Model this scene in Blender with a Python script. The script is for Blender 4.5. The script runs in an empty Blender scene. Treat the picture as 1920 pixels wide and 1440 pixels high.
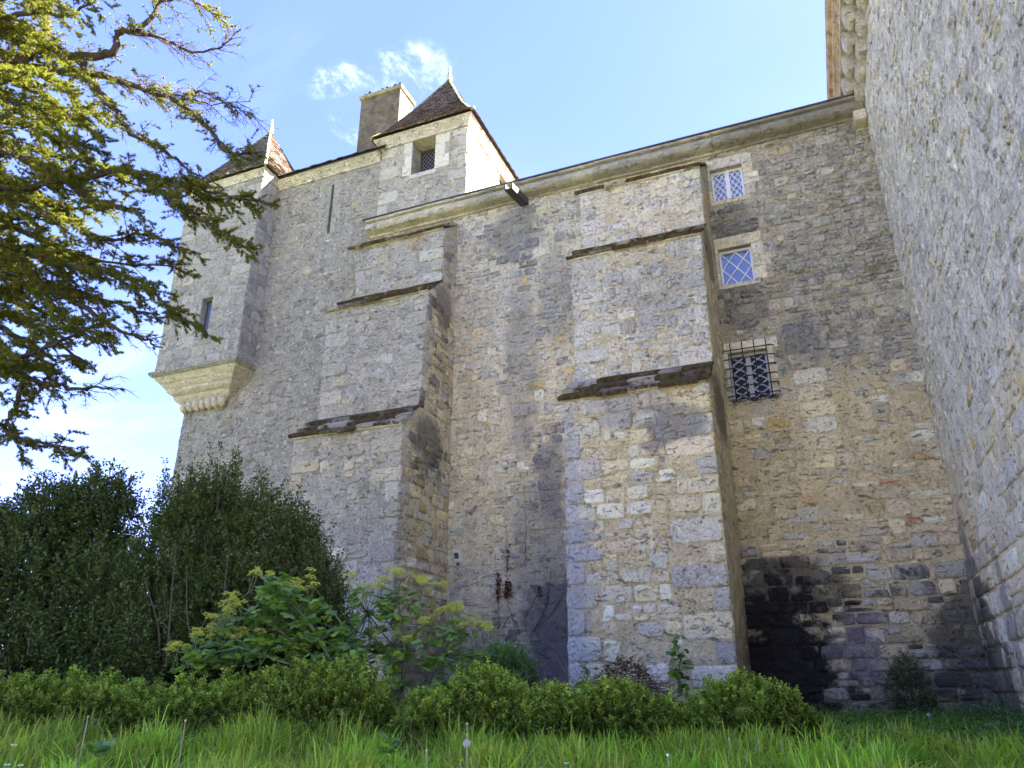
import bpy, math, random
import numpy as np
from mathutils import Vector

# ------------------------------------------------------------------ camera, sky, sun, exposure
scene = bpy.context.scene
F_PX, PITCH, YAW = 1400.0, 22.0, 22.3          # focal length in photo pixels (1920 wide), degrees
cam_data = bpy.data.cameras.new('camera'); cam = bpy.data.objects.new('camera', cam_data)
scene.collection.objects.link(cam); scene.camera = cam
cam_data.sensor_width = 36.0; cam_data.lens = F_PX / 1920.0 * 36.0
cam_data.clip_start = 0.05; cam_data.clip_end = 3000
cam.location = (0, 0, 0)
cam.rotation_euler = (math.radians(90 + PITCH), 0, math.radians(YAW))

SUN_EL, SUN_AZ = 38.0, 65.0                     # azimuth from +Y towards +X
sun_data = bpy.data.lights.new('sun', 'SUN'); sun = bpy.data.objects.new('sun', sun_data)
scene.collection.objects.link(sun)
sun_data.energy = 4.4; sun_data.angle = math.radians(0.5); sun_data.color = (1.0, 0.93, 0.82)
_e, _a = math.radians(SUN_EL), math.radians(SUN_AZ)
sun_dir = Vector((math.sin(_a) * math.cos(_e), math.cos(_a) * math.cos(_e), math.sin(_e)))
sun.rotation_euler = sun_dir.to_track_quat('Z', 'Y').to_euler()

scene.view_settings.view_transform = 'Standard'
scene.view_settings.look = 'None'
scene.view_settings.gamma = 1.0
scene.view_settings.use_curve_mapping = False
scene.view_settings.exposure = 4.0
SKY_STRENGTH = 0.073

class NT:
    """small helper to write node trees"""
    def __init__(self, tree):
        self.t = tree; self.n = tree.nodes; self.l = tree.links
    def new(self, typ, ins=None, **props):
        nd = self.n.new(typ)
        for k, v in props.items(): setattr(nd, k, v)
        if ins:
            for k, v in ins.items(): self.set(nd.inputs[k], v)
        return nd
    def set(self, sock, v):
        if isinstance(v, bpy.types.NodeSocket): self.l.new(v, sock)
        elif isinstance(v, bpy.types.Node): self.l.new(v.outputs[0], sock)
        else:
            if sock.type == 'RGBA' and not isinstance(v, (int, float)) and len(v) == 3: v = (*v, 1)
            sock.default_value = v
    def m(self, op, a, b=0.0, c=0.0, clamp=False):
        nd = self.n.new('ShaderNodeMath'); nd.operation = op; nd.use_clamp = clamp
        self.set(nd.inputs[0], a); self.set(nd.inputs[1], b)
        if len(nd.inputs) > 2: self.set(nd.inputs[2], c)
        return nd.outputs[0]
    def step(self, x, lo, hi, a=0.0, b=1.0):
        nd = self.n.new('ShaderNodeMapRange'); nd.interpolation_type = 'SMOOTHSTEP'
        for i, v in enumerate((x, lo, hi, a, b)): self.set(nd.inputs[i], v)
        return nd.outputs[0]
    def noise(self, vec, scale, detail=4, rough=0.6, dist=0.0, dim='3D'):
        nd = self.n.new('ShaderNodeTexNoise'); nd.noise_dimensions = dim
        self.set(nd.inputs['Vector'], vec); nd.inputs['Scale'].default_value = scale
        nd.inputs['Detail'].default_value = detail; nd.inputs['Roughness'].default_value = rough
        nd.inputs['Distortion'].default_value = dist
        return nd.outputs[0]
    def mix(self, fac, a, b, mode='MIX'):
        nd = self.n.new('ShaderNodeMix'); nd.data_type = 'RGBA'; nd.blend_type = mode
        self.set(nd.inputs[0], fac); self.set(nd.inputs[6], a); self.set(nd.inputs[7], b)
        return nd.outputs[2]
    def vmul(self, vec, s):
        nd = self.n.new('ShaderNodeVectorMath'); nd.operation = 'MULTIPLY'
        self.set(nd.inputs[0], vec); nd.inputs[1].default_value = s
        return nd.outputs[0]

world = bpy.data.worlds.new('World'); scene.world = world; world.use_nodes = True
w = NT(world.node_tree); w.n.clear()
sky = w.new('ShaderNodeTexSky', sky_type='NISHITA', sun_disc=False)
sky.sun_elevation = math.radians(SUN_EL); sky.sun_rotation = math.radians(SUN_AZ)
sky.air_density = 1.0; sky.dust_density = 0.45; sky.ozone_density = 2.5; sky.altitude = 100
geo = w.new('ShaderNodeTexCoord')
d = geo.outputs['Generated']
sep = w.new('ShaderNodeSeparateXYZ', {0: d})
zc = w.m('MAXIMUM', sep.outputs[2], 0.06)
cu = w.m('DIVIDE', sep.outputs[0], zc); cv = w.m('DIVIDE', sep.outputs[1], zc)
cxy = w.new('ShaderNodeCombineXYZ', {0: cu, 1: cv, 2: 0.0}).outputs[0]
stretch = w.vmul(cxy, (0.55, 1.5, 1.0))
c1 = w.noise(stretch, 1.1, 7, 0.62, 0.6)
c2 = w.noise(cxy, 0.5, 3, 0.5)
veil = w.m('MULTIPLY', w.step(c1, 0.46, 0.80), w.step(c2, 0.35, 0.65))
c3 = w.noise(w.vmul(cxy, (4.2, 3.0, 1)), 3.0, 10, 0.72, 0.25)
c4 = w.noise(cxy, 1.15, 2, 0.5)
# wisps of cirrus: where they stand (plan coordinates x/z, y/z of the direction)
def puff(cx, cy, rx, ry):
    a = w.m('POWER', w.m('DIVIDE', w.m('SUBTRACT', cu, cx), rx), 2.0)
    b = w.m('POWER', w.m('DIVIDE', w.m('SUBTRACT', cv, cy), ry), 2.0)
    return w.m('SUBTRACT', 1.0, w.m('ADD', a, b), clamp=True)
PUFFS = 'PUFFS'
wisp = None
for q in ((-.67, .835, .10, .045), (-.55, .865, .10, .075), (-.735, .95, .035, .06)):
    p_ = puff(*q); wisp = p_ if wisp is None else w.m('MAXIMUM', wisp, p_)
wispf = w.m('MULTIPLY', w.step(wisp, 0.0, 0.9), w.step(c3, 0.47, 0.78))
cloud = w.m('ADD', w.m('MULTIPLY', veil, 0.2), w.m('MULTIPLY', wispf, 0.5), clamp=True)
sky_gamma = w.new('ShaderNodeGamma', {'Color': sky.outputs[0], 'Gamma': 0.66})          # gamma compresses the sky's brightness range over the whole dome
hsv = w.new('ShaderNodeHueSaturation', {'Saturation': 1.3, 'Value': 1.0, 'Color': sky_gamma.outputs[0]})
skyb = w.mix(1.0, hsv.outputs[0], (.68, .575, .98), 'MULTIPLY')
skyc = w.mix(cloud, skyb, (3.3, 3.5, 3.8))
bg = w.new('ShaderNodeBackground', {'Color': skyc, 'Strength': SKY_STRENGTH})
w.l.new(bg.outputs[0], w.new('ShaderNodeOutputWorld').inputs[0])

# ------------------------------------------------------------------ pixel -> place on a real plane
_cp, _sp = math.cos(math.radians(PITCH)), math.sin(math.radians(PITCH))
_cy, _sy = math.cos(math.radians(YAW)), math.sin(math.radians(YAW))
def ray(px, py):
    x = px - 960.0; y = 720.0 - py
    fw = F_PX * _cp - y * _sp; up = F_PX * _sp + y * _cp
    return np.array((-fw * _sy + x * _cy, fw * _cy + x * _sy, up))
def on_y(px, py, Y): r = ray(px, py); return r * (Y / r[1])
def on_x(px, py, X): r = ray(px, py); return r * (X / r[0])
def on_d(px, py, D):                                   # D = distance along the viewing heading
    r = ray(px, py); return r * (D / (-r[0] * _sy + r[1] * _cy))
def at(right, fwd): return np.array((right * _cy - fwd * _sy, right * _sy + fwd * _cy))
def project(p):                                        # world points (n,3) -> photo pixels
    p = np.atleast_2d(p); fw = -p[:, 0] * _sy + p[:, 1] * _cy; rt = p[:, 0] * _cy + p[:, 1] * _sy
    dep = fw * _cp + p[:, 2] * _sp; u = -fw * _sp + p[:, 2] * _cp
    dep = np.maximum(dep, 1e-3)
    return 960 + F_PX * rt / dep, 720 - F_PX * u / dep, dep

def sstep(x, a, b):
    t = np.clip((x - a) / (b - a), 0, 1); return t * t * (3 - 2 * t)
def ground_z(x, y):
    x = np.asarray(x, float); y = np.asarray(y, float)
    f = -x * _sy + y * _cy
    z = -1.6 + 0.93 * sstep(f, 1.6, 4.4) + 0.12 * sstep(f, 4.4, 6.5) + .04 * sstep(f, 8, 13)
    z = z + 0.035 * np.sin(x * 1.3 + .6) * np.cos(y * 1.1) + 0.02 * np.sin(x * 3.7 + y * 2.9)
    return z

# ------------------------------------------------------------------ object helpers
COL = scene.collection
def set_props(o, label=None, cat=None, group=None, kind=None):
    if label: o['label'] = label
    if cat: o['category'] = cat
    if group: o['group'] = group
    if kind: o['kind'] = kind
    return o
def thing(name, label, cat, loc=(0, 0, 0), group=None):
    o = bpy.data.objects.new(name, None); COL.objects.link(o)
    o.location = tuple(float(c) for c in loc); o.empty_display_size = .2
    o['label'] = label; o['category'] = cat
    if group: o['group'] = group
    return o
def wloc(o):
    v = np.zeros(3)
    while o is not None:
        v += np.array(o.location); o = o.parent
    return v
def mesh_obj(name, V, Fc, mat, parent=None, tint=None, smooth=False, origin=None, kind=None):
    """V (n,3) world coordinates; Fc (m,k) equal-size array or list of faces"""
    V = np.asarray(V, dtype=np.float64)
    if origin is None: origin = V.mean(axis=0)
    origin = np.asarray(origin, float)
    L = (V - origin).astype(np.float32)
    me = bpy.data.meshes.new(name)
    if isinstance(Fc, np.ndarray):
        m, k = Fc.shape
        me.vertices.add(len(L)); me.vertices.foreach_set('co', L.ravel())
        me.loops.add(m * k); me.loops.foreach_set('vertex_index', Fc.astype(np.int32).ravel())
        me.polygons.add(m); me.polygons.foreach_set('loop_start', np.arange(0, m * k, k, dtype=np.int32))
        me.update(calc_edges=True)
    else:
        me.from_pydata(L.tolist(), [], Fc)
    if smooth: me.polygons.foreach_set('use_smooth', np.ones(len(me.polygons), dtype=bool))
    if tint is not None:
        a = me.color_attributes.new('tint', 'FLOAT_COLOR', 'POINT')
        t = np.asarray(tint, dtype=np.float32)
        if t.ndim == 1: t = np.tile(t, (len(L), 1))
        if t.shape[1] == 3: t = np.hstack([t, np.full((len(t), 1), .5, np.float32)])
        a.data.foreach_set('color', t.ravel())
    if mat is not None: me.materials.append(mat)
    o = bpy.data.objects.new(name, me); COL.objects.link(o)
    if parent is not None:
        o.parent = parent; origin = origin - wloc(parent)
    o.location = origin.tolist()
    if kind: o['kind'] = kind
    return o
def link_copy(src, parent, loc, rot=(0, 0, 0), scale=1.0, name=None):
    o = src.copy(); COL.objects.link(o)
    if name: o.name = name
    o.parent = parent
    l = np.asarray(loc, float) - (wloc(parent) if parent is not None else 0)
    o.location = l.tolist(); o.rotation_euler = rot
    o.scale = (scale,) * 3 if isinstance(scale, (int, float)) else scale
    return o

class MB:
    """collects simple solids into one mesh"""
    def __init__(self): self.v = []; self.f = []; self.c = []
    def add(self, V, Fc, c=None):
        n = len(self.v); self.v.extend([tuple(map(float, p)) for p in V])
        self.f.extend([[i + n for i in f] for f in Fc])
        self.c.extend([c if c is not None else (1, 1, 1)] * len(V))
    def box(self, x0, x1, y0, y1, z0, z1, bev=0.0, c=None):
        if bev <= 0:
            V = [(x0, y0, z0), (x1, y0, z0), (x1, y1, z0), (x0, y1, z0), (x0, y0, z1), (x1, y0, z1), (x1, y1, z1), (x0, y1, z1)]
            self.add(V, [(0, 3, 2, 1), (4, 5, 6, 7), (0, 1, 5, 4), (1, 2, 6, 5), (2, 3, 7, 6), (3, 0, 4, 7)], c); return
        V = []; b = bev
        for z, i in ((z0, b), (z0 + b, 0), (z1 - b, 0), (z1, b)):
            V += [(x0 + i, y0 + i, z), (x1 - i, y0 + i, z), (x1 - i, y1 - i, z), (x0 + i, y1 - i, z)]
        Fc = [(0, 3, 2, 1), (12, 13, 14, 15)]
        for k in range(3):
            for j in range(4):
                a = k * 4 + j; a2 = k * 4 + (j + 1) % 4; Fc.append((a, a2, a2 + 4, a + 4))
        self.add(V, Fc, c)
    def hexa(self, b, t, c=None):             # 4 bottom corners, 4 top corners
        self.add(list(b) + list(t), [(0, 3, 2, 1), (4, 5, 6, 7), (0, 1, 5, 4), (1, 2, 6, 5), (2, 3, 7, 6), (3, 0, 4, 7)], c)
    def tube(self, pts, r, sides=6, c=None, cap=True):
        pts = [np.asarray(p, float) for p in pts]; n = len(pts)
        rr = r if hasattr(r, '__len__') else [r] * n
        V = []
        for i, p in enumerate(pts):
            tdir = pts[min(i + 1, n - 1)] - pts[max(i - 1, 0)]; tdir = tdir / (np.linalg.norm(tdir) + 1e-9)
            a = np.cross(tdir, (0.13, 0.31, 0.94)); a /= (np.linalg.norm(a) + 1e-9); b = np.cross(tdir, a)
            for k in range(sides):
                t = 2 * math.pi * k / sides; V.append(p + rr[i] * (math.cos(t) * a + math.sin(t) * b))
        Fc = []
        for i in range(n - 1):
            for k in range(sides):
                k2 = (k + 1) % sides; Fc.append((i * sides + k, i * sides + k2, (i + 1) * sides + k2, (i + 1) * sides + k))
        if cap: Fc.append(tuple(range(sides - 1, -1, -1))); Fc.append(tuple(range((n - 1) * sides, n * sides)))
        self.add(V, Fc, c)
    def extrude(self, prof, a, b, c=None):     # closed profile of offset vectors swept from point a to b
        a = np.asarray(a, float); b = np.asarray(b, float); n = len(prof)
        V = [a + np.asarray(p) for p in prof] + [b + np.asarray(p) for p in prof]
        Fc = [(i, (i + 1) % n, n + (i + 1) % n, n + i) for i in range(n)] + [tuple(range(n - 1, -1, -1)), tuple(range(n, 2 * n))]
        self.add(V, Fc, c)
    def build(self, name, mat, parent=None, smooth=False, kind=None, origin=None):
        return mesh_obj(name, self.v, self.f, mat, parent, tint=self.c, smooth=smooth, kind=kind, origin=origin)

# ------------------------------------------------------------------ materials
def new_mat(name):
    m = bpy.data.materials.new(name); m.use_nodes = True; m.node_tree.nodes.clear(); return m, NT(m.node_tree)
def finish(g, col, rough, normal=None, spec=0.25, **ins):
    b = g.new('ShaderNodeBsdfPrincipled'); g.set(b.inputs['Base Color'], col); g.set(b.inputs['Roughness'], rough)
    b.inputs['Specular IOR Level'].default_value = spec
    for k, v in ins.items(): g.set(b.inputs[k], v)
    if normal is not None: g.set(b.inputs['Normal'], normal)
    g.l.new(b.outputs[0], g.new('ShaderNodeOutputMaterial').inputs[0]); return b
def simple_mat(name, col, rough=0.7, var=0.25, scale=12, bump=0.3, metallic=0.0, spec=0.3, use_tint=False):
    m, g = new_mat(name); P = g.new('ShaderNodeNewGeometry').outputs['Position']
    n1 = g.noise(P, scale, 6, 0.65); n2 = g.noise(P, scale * 7, 4, 0.6)
    c = g.new('ShaderNodeAttribute', attribute_name='tint').outputs['Color'] if use_tint else None
    base = col if c is None else g.mix(1.0, col, c, 'MULTIPLY')
    f = g.m('ADD', g.m('MULTIPLY', n1, 1.4 * var), g.m('MULTIPLY', n2, 0.6 * var)); f = g.m('ADD', f, 1 - var)
    v = g.new('ShaderNodeCombineXYZ', {0: f, 1: f, 2: f}).outputs[0]
    cc = g.mix(1.0, base, v, 'MULTIPLY')
    bp = g.new('ShaderNodeBump', {'Strength': bump, 'Distance': 0.01, 'Height': g.m('ADD', n1, n2)})
    finish(g, cc, rough, bp.outputs[0], spec, Metallic=metallic); return m

def wall_mat(name, mortar=None, thr=5.0, soft=1.0, wob=(2.0, 1.2), low=0.1, high=0.8, axis='x',
             grey=((.20, .20, .205), (.40, .395, .39)), stains=(), damp=None, ochre=.0, streak=False, rough_px=1.0, white=0.55, fine=1.0):
    m, g = new_mat(name)
    P = g.new('ShaderNodeNewGeometry').outputs['Position']
    s = g.new('ShaderNodeSeparateXYZ', {0: P}); U = s.outputs[0 if axis == 'x' else 1]; Z = s.outputs[2]
    n1 = g.noise(P, 0.55, 5, 0.6); n2 = g.noise(P, 3.2, 7, 0.65, .3)
    n3 = g.noise(P, 17.0, 8, 0.72); n4 = g.noise(P, 75.0, 4, 0.7)
    sv = g.vmul(P, (2.2, 2.2, .35)); ns = g.noise(sv, 1.8, 6, 0.65)
    blk = g.m('SUBTRACT', g.new('ShaderNodeAttribute', attribute_name='tint').outputs['Alpha'], .5) if mortar is None else 0.0
    warm = lambda c: (c[0] * 1.76, c[1] * 1.66, c[2] * 1.27)
    grey = (warm(grey[0]), warm(grey[1]))
    if mortar is not None: mortar = (warm(mortar[0]), warm(mortar[1]))
    if mortar is None: base = g.mix(1.0, g.new('ShaderNodeAttribute', attribute_name='tint').outputs['Color'], (1.62, 1.53, 1.16), 'MULTIPLY')
    else: base = g.mix(g.step(n2, .35, .65), mortar[0], mortar[1])
    if ochre > 0:
        base = g.mix(g.m('MULTIPLY', g.step(g.noise(P, 1.3, 5, .6), .55, .72), ochre), base, (.42, .32, .16))
    # weathering: a grey biological crust that grows on the upper masonry
    zz = g.m('ADD', Z, g.m('ADD', g.m('MULTIPLY', g.m('SUBTRACT', n1, .5), wob[0] * 2), g.m('MULTIPLY', g.m('SUBTRACT', n2 if not streak else ns, .5), wob[1] * 2)))
    zz = g.m('ADD', zz, g.m('MULTIPLY', blk, soft * 1.3))
    msk = g.step(zz, thr - soft, thr + soft, low, high)
    msk = g.m('ADD', msk, g.m('MULTIPLY', blk, .55), clamp=True)
    patch = g.m('ADD', msk, g.m('MULTIPLY', g.m('SUBTRACT', n2, .5), 1.6))
    patch = g.m('ADD', patch, g.m('MULTIPLY', g.m('SUBTRACT', n3, .5), 1.6), clamp=True)
    patch = g.m('MULTIPLY', patch, g.step(msk, 0.0, .25))
    gcol = g.mix(g.step(g.m('ADD', g.m('MULTIPLY', n2, .5), g.m('MULTIPLY', n3, .5)), .38, .62), grey[0], grey[1])
    col = g.mix(patch, base, gcol)
    # broken surface: pale scars and dark pores
    sc = g.noise(P, 9.0, 8, 0.75, .5)
    col = g.mix(g.m('MULTIPLY', g.step(sc, .54, .66), white), col, (.84, .80, .69))
    pores = g.step(g.noise(P, 30.0, 5, .75), .415, .35)
    col = g.mix(g.m('MULTIPLY', pores, .75 * fine), col, (.085, .08, .075))
    cracks = g.step(g.noise(g.vmul(P, (1, 1, 2.1)), 6.5, 9, .78, .8), .435, .40)
    col = g.mix(g.m('MULTIPLY', cracks, .62 * fine), col, (.10, .095, .09))
    big = g.step(ns, .52, .75, 0, .45)
    col = g.mix(big, col, g.mix(1.0, col, (.52, .51, .52), 'MULTIPLY'))
    for (cu_, cz, ru, rz, st, sc_) in stains:
        a = g.m('POWER', g.m('DIVIDE', g.m('SUBTRACT', U, cu_), ru), 2.0)
        b = g.m('POWER', g.m('DIVIDE', g.m('SUBTRACT', Z, cz), rz), 2.0)
        e = g.m('SUBTRACT', 1.0, g.m('SQRT', g.m('ADD', a, b)))
        e = g.m('ADD', e, g.m('ADD', g.m('MULTIPLY', g.m('SUBTRACT', n2, .5), 1.5), g.m('MULTIPLY', g.m('SUBTRACT', n3, .5), .7)))
        e = g.m('ADD', e, g.m('MULTIPLY', blk, .6)) if mortar is None else g.m('SUBTRACT', e, .12)
        col = g.mix(g.m('MULTIPLY', g.step(e, -.05, .35), st), col, sc_)
    if damp:
        e = g.m('ADD', Z, g.m('ADD', g.m('MULTIPLY', g.m('SUBTRACT', n2, .5), 2.0), g.m('MULTIPLY', g.m('SUBTRACT', n1, .5), 2.0)))
        e = g.m('SUBTRACT', e, g.m('MULTIPLY', blk, .8))
        col = g.mix(g.m('MULTIPLY', g.step(e, damp[1], damp[0]), damp[2]), col, damp[3])
    f = g.m('ADD', g.m('MULTIPLY', n3, 1.15), g.m('ADD', g.m('MULTIPLY', n4, .70), .22))
    col = g.mix(1.0, col, g.new('ShaderNodeCombineXYZ', {0: f, 1: f, 2: f}).outputs[0], 'MULTIPLY')
    h = g.m('ADD', g.m('MULTIPLY', n3, 1.0), g.m('MULTIPLY', n4, .35))
    h = g.m('ADD', h, g.m('MULTIPLY', n2, 1.6)); h = g.m('SUBTRACT', h, g.m('MULTIPLY', g.m('ADD', pores, cracks), .35))
    bp = g.new('ShaderNodeBump', {'Strength': 1.0, 'Distance': .055 * rough_px, 'Height': h})
    finish(g, col, .92, bp.outputs[0], .12); return m

def leaf_mat(name, col=(.06, .11, .03), trans=.35, rough=.5, spec=.35, tcol=None, zdark=None):
    m, g = new_mat(name)
    a = g.new('ShaderNodeAttribute', attribute_name='tint').outputs['Color']
    c = g.mix(1.0, col, a, 'MULTIPLY')
    b = g.new('ShaderNodeBsdfPrincipled', {'Base Color': c, 'Roughness': rough}); b.inputs['Specular IOR Level'].default_value = spec
    t = g.new('ShaderNodeBsdfTranslucent', {'Color': g.mix(1.0, c, tcol or (1.5, 1.7, .7), 'MULTIPLY')})
    mx = g.new('ShaderNodeMixShader'); mx.inputs[0].default_value = trans
    g.l.new(b.outputs[0], mx.inputs[1]); g.l.new(t.outputs[0], mx.inputs[2])
    g.l.new(mx.outputs[0], g.new('ShaderNodeOutputMaterial').inputs[0]); return m

rng = np.random.default_rng(7); random.seed(7)
# ------------------------------------------------------------------ masonry
STONES = {'cream': (.53, .47, .35), 'pale': (.55, .53, .46), 'grey': (.40, .385, .36), 'blue': (.44, .43, .40),
          'ochre': (.46, .36, .20), 'tan': (.44, .38, .28), 'dark': (.22, .215, .21), 'white': (.60, .585, .54), 'pink': (.44, .24, .17)}
def pick(pal, r):
    ks = list(pal); ws = np.array([pal[k] for k in ks], float); ws /= ws.sum()
    c = np.array(STONES[ks[r.choice(len(ks), p=ws)]]); return c * r.uniform(.82, 1.14) * np.array([1, r.uniform(.97, 1.03), r.uniform(.93, 1.05)])
NR = 12
_ang = (np.arange(NR) + .5) / NR * 2 * np.pi
def stone_arrays(poly_fn, u0, u1, v0, v1, relief, r, square=0.0):
    """irregular block: an outline ring at the joint, a rim, a slightly domed worn face"""
    cu, cv, hu, hv = (u0 + u1) / 2, (v0 + v1) / 2, (u1 - u0) / 2, (v1 - v0) / 2
    p = 3.0 + 4 * square + r.uniform(1.0, 7.0)
    c, s = np.cos(_ang), np.sin(_ang)
    k = (np.abs(c) ** p + np.abs(s) ** p) ** (-1 / p)
    k = np.minimum(k, 1.42)
    jit = 1 + r.normal(0, .05 * (1.25 - square), NR)
    x = c * k * jit; y = s * k * (1 + r.normal(0, .05 * (1.25 - square), NR))
    # every block is a slightly crooked four-sided shape
    q4 = r.normal(0, .075 * (1.15 - square), (4, 2)); q4 -= np.abs(q4) * .35
    a_, b_ = np.clip((x + 1) / 2, 0, 1), np.clip((y + 1) / 2, 0, 1)
    wq = [(1 - a_) * (1 - b_), a_ * (1 - b_), a_ * b_, (1 - a_) * b_]; sg = [(-1, -1), (1, -1), (1, 1), (-1, 1)]
    x = x + sum(wq[i] * sg[i][0] * q4[i, 0] for i in range(4)); y = y + sum(wq[i] * sg[i][1] * q4[i, 1] for i in range(4))
    skew = 0.0
    bu = min(.018, hu * .25); h = relief * r.uniform(.55, 1.45)
    tilt = r.normal(0, .010, 2) * (1 - .6 * square)
    ring = np.stack([cu + x * hu + skew * y * hu, cv + y * hv], 1)
    rim = np.stack([cu + x * (hu - bu * .35) + skew * y * hu, cv + y * (hv - bu * .35)], 1)
    inn = np.stack([cu + x * (hu - bu * 1.7) * .97 + skew * y * hu, cv + y * (hv - bu * 1.7) * .97], 1)
    cen = np.array([[cu + r.normal(0, hu * .2), cv + r.normal(0, hv * .2)]])
    tl = tilt[0] * x + tilt[1] * y
    H = np.concatenate([np.full(NR, -.03), h * .72 + tl * .7 + r.normal(0, .0025, NR), h + tl + r.normal(0, .0045 * (1.3 - square), NR), [h + r.normal(0, .004)]])
    return poly_fn(np.concatenate([ring, rim, inn, cen]), H)
_i = np.arange(NR); _j = (_i + 1) % NR
STONE_F = np.concatenate([np.stack([_i, _j, _j + NR], 1), np.stack([_i, _j + NR, _i + NR], 1),
                          np.stack([_i + NR, _j + NR, _j + 2 * NR], 1), np.stack([_i + NR, _j + 2 * NR, _i + 2 * NR], 1),
                          np.stack([_i + 2 * NR, _j + 2 * NR, np.full(NR, 3 * NR)], 1)])

class Masonry:
    """stones of one thing: the ~300 that show largest stay single parts, the rest are one part"""
    def __init__(self, parent, limit=300): self.parent = parent; self.items = []; self.limit = limit
    def add(self, V, tint, mat, name):
        k = len(self.items) * .61803; self.items.append((V, np.append(tint, (k * k * 7.13 + k) % 1.0), mat, name))
    def build(self):
        if not self.items: return
        C = np.array([it[0][-1] for it in self.items]); px, py, dep = project(C)
        size = np.array([np.prod(np.ptp(np.stack(project(it[0])[:2]), axis=1)) for it in self.items])
        vis = (px > -20) & (px < 1940) & (py > -20) & (py < 1460)
        # behind a buttress or the planting: not among the ones that show
        vis &= ~((px < 560) & (py > 930)) & ~((px < 900) & (py > 1180))
        score = np.where(vis, size, 0) ; order = np.argsort(-score)
        own = set(order[:self.limit][score[order[:self.limit]] > 0].tolist())
        rest = {}
        for i, (V, t, mat, name) in enumerate(self.items):
            if i in own: mesh_obj(name, V, STONE_F, mat, self.parent, tint=t)
            else: rest.setdefault(mat.name, [mat, []])[1].append((V, t))
        for mat, lst in rest.values():
            n = 3 * NR + 1
            V = np.concatenate([a for a, _ in lst]); T = np.repeat(np.array([t for _, t in lst]), n, axis=0)
            F = np.concatenate([STONE_F + k * n for k in range(len(lst))])
            mesh_obj('stonework', V, F, mat, self.parent, tint=T, kind='stuff')

def rects_minus(W, H, holes):
    us = sorted({0, W, *[min(max(h[0], 0), W) for h in holes], *[min(max(h[1], 0), W) for h in holes]})
    vs = sorted({0, H, *[min(max(h[2], 0), H) for h in holes], *[min(max(h[3], 0), H) for h in holes]})
    out = []
    for a, b in zip(us, us[1:]):
        for c, d_ in zip(vs, vs[1:]):
            m = ((a + b) / 2, (c + d_) / 2)
            if not any(h[0] < m[0] < h[1] and h[2] < m[1] < h[3] for h in holes): out.append((a, b, c, d_))
    return out

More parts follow.
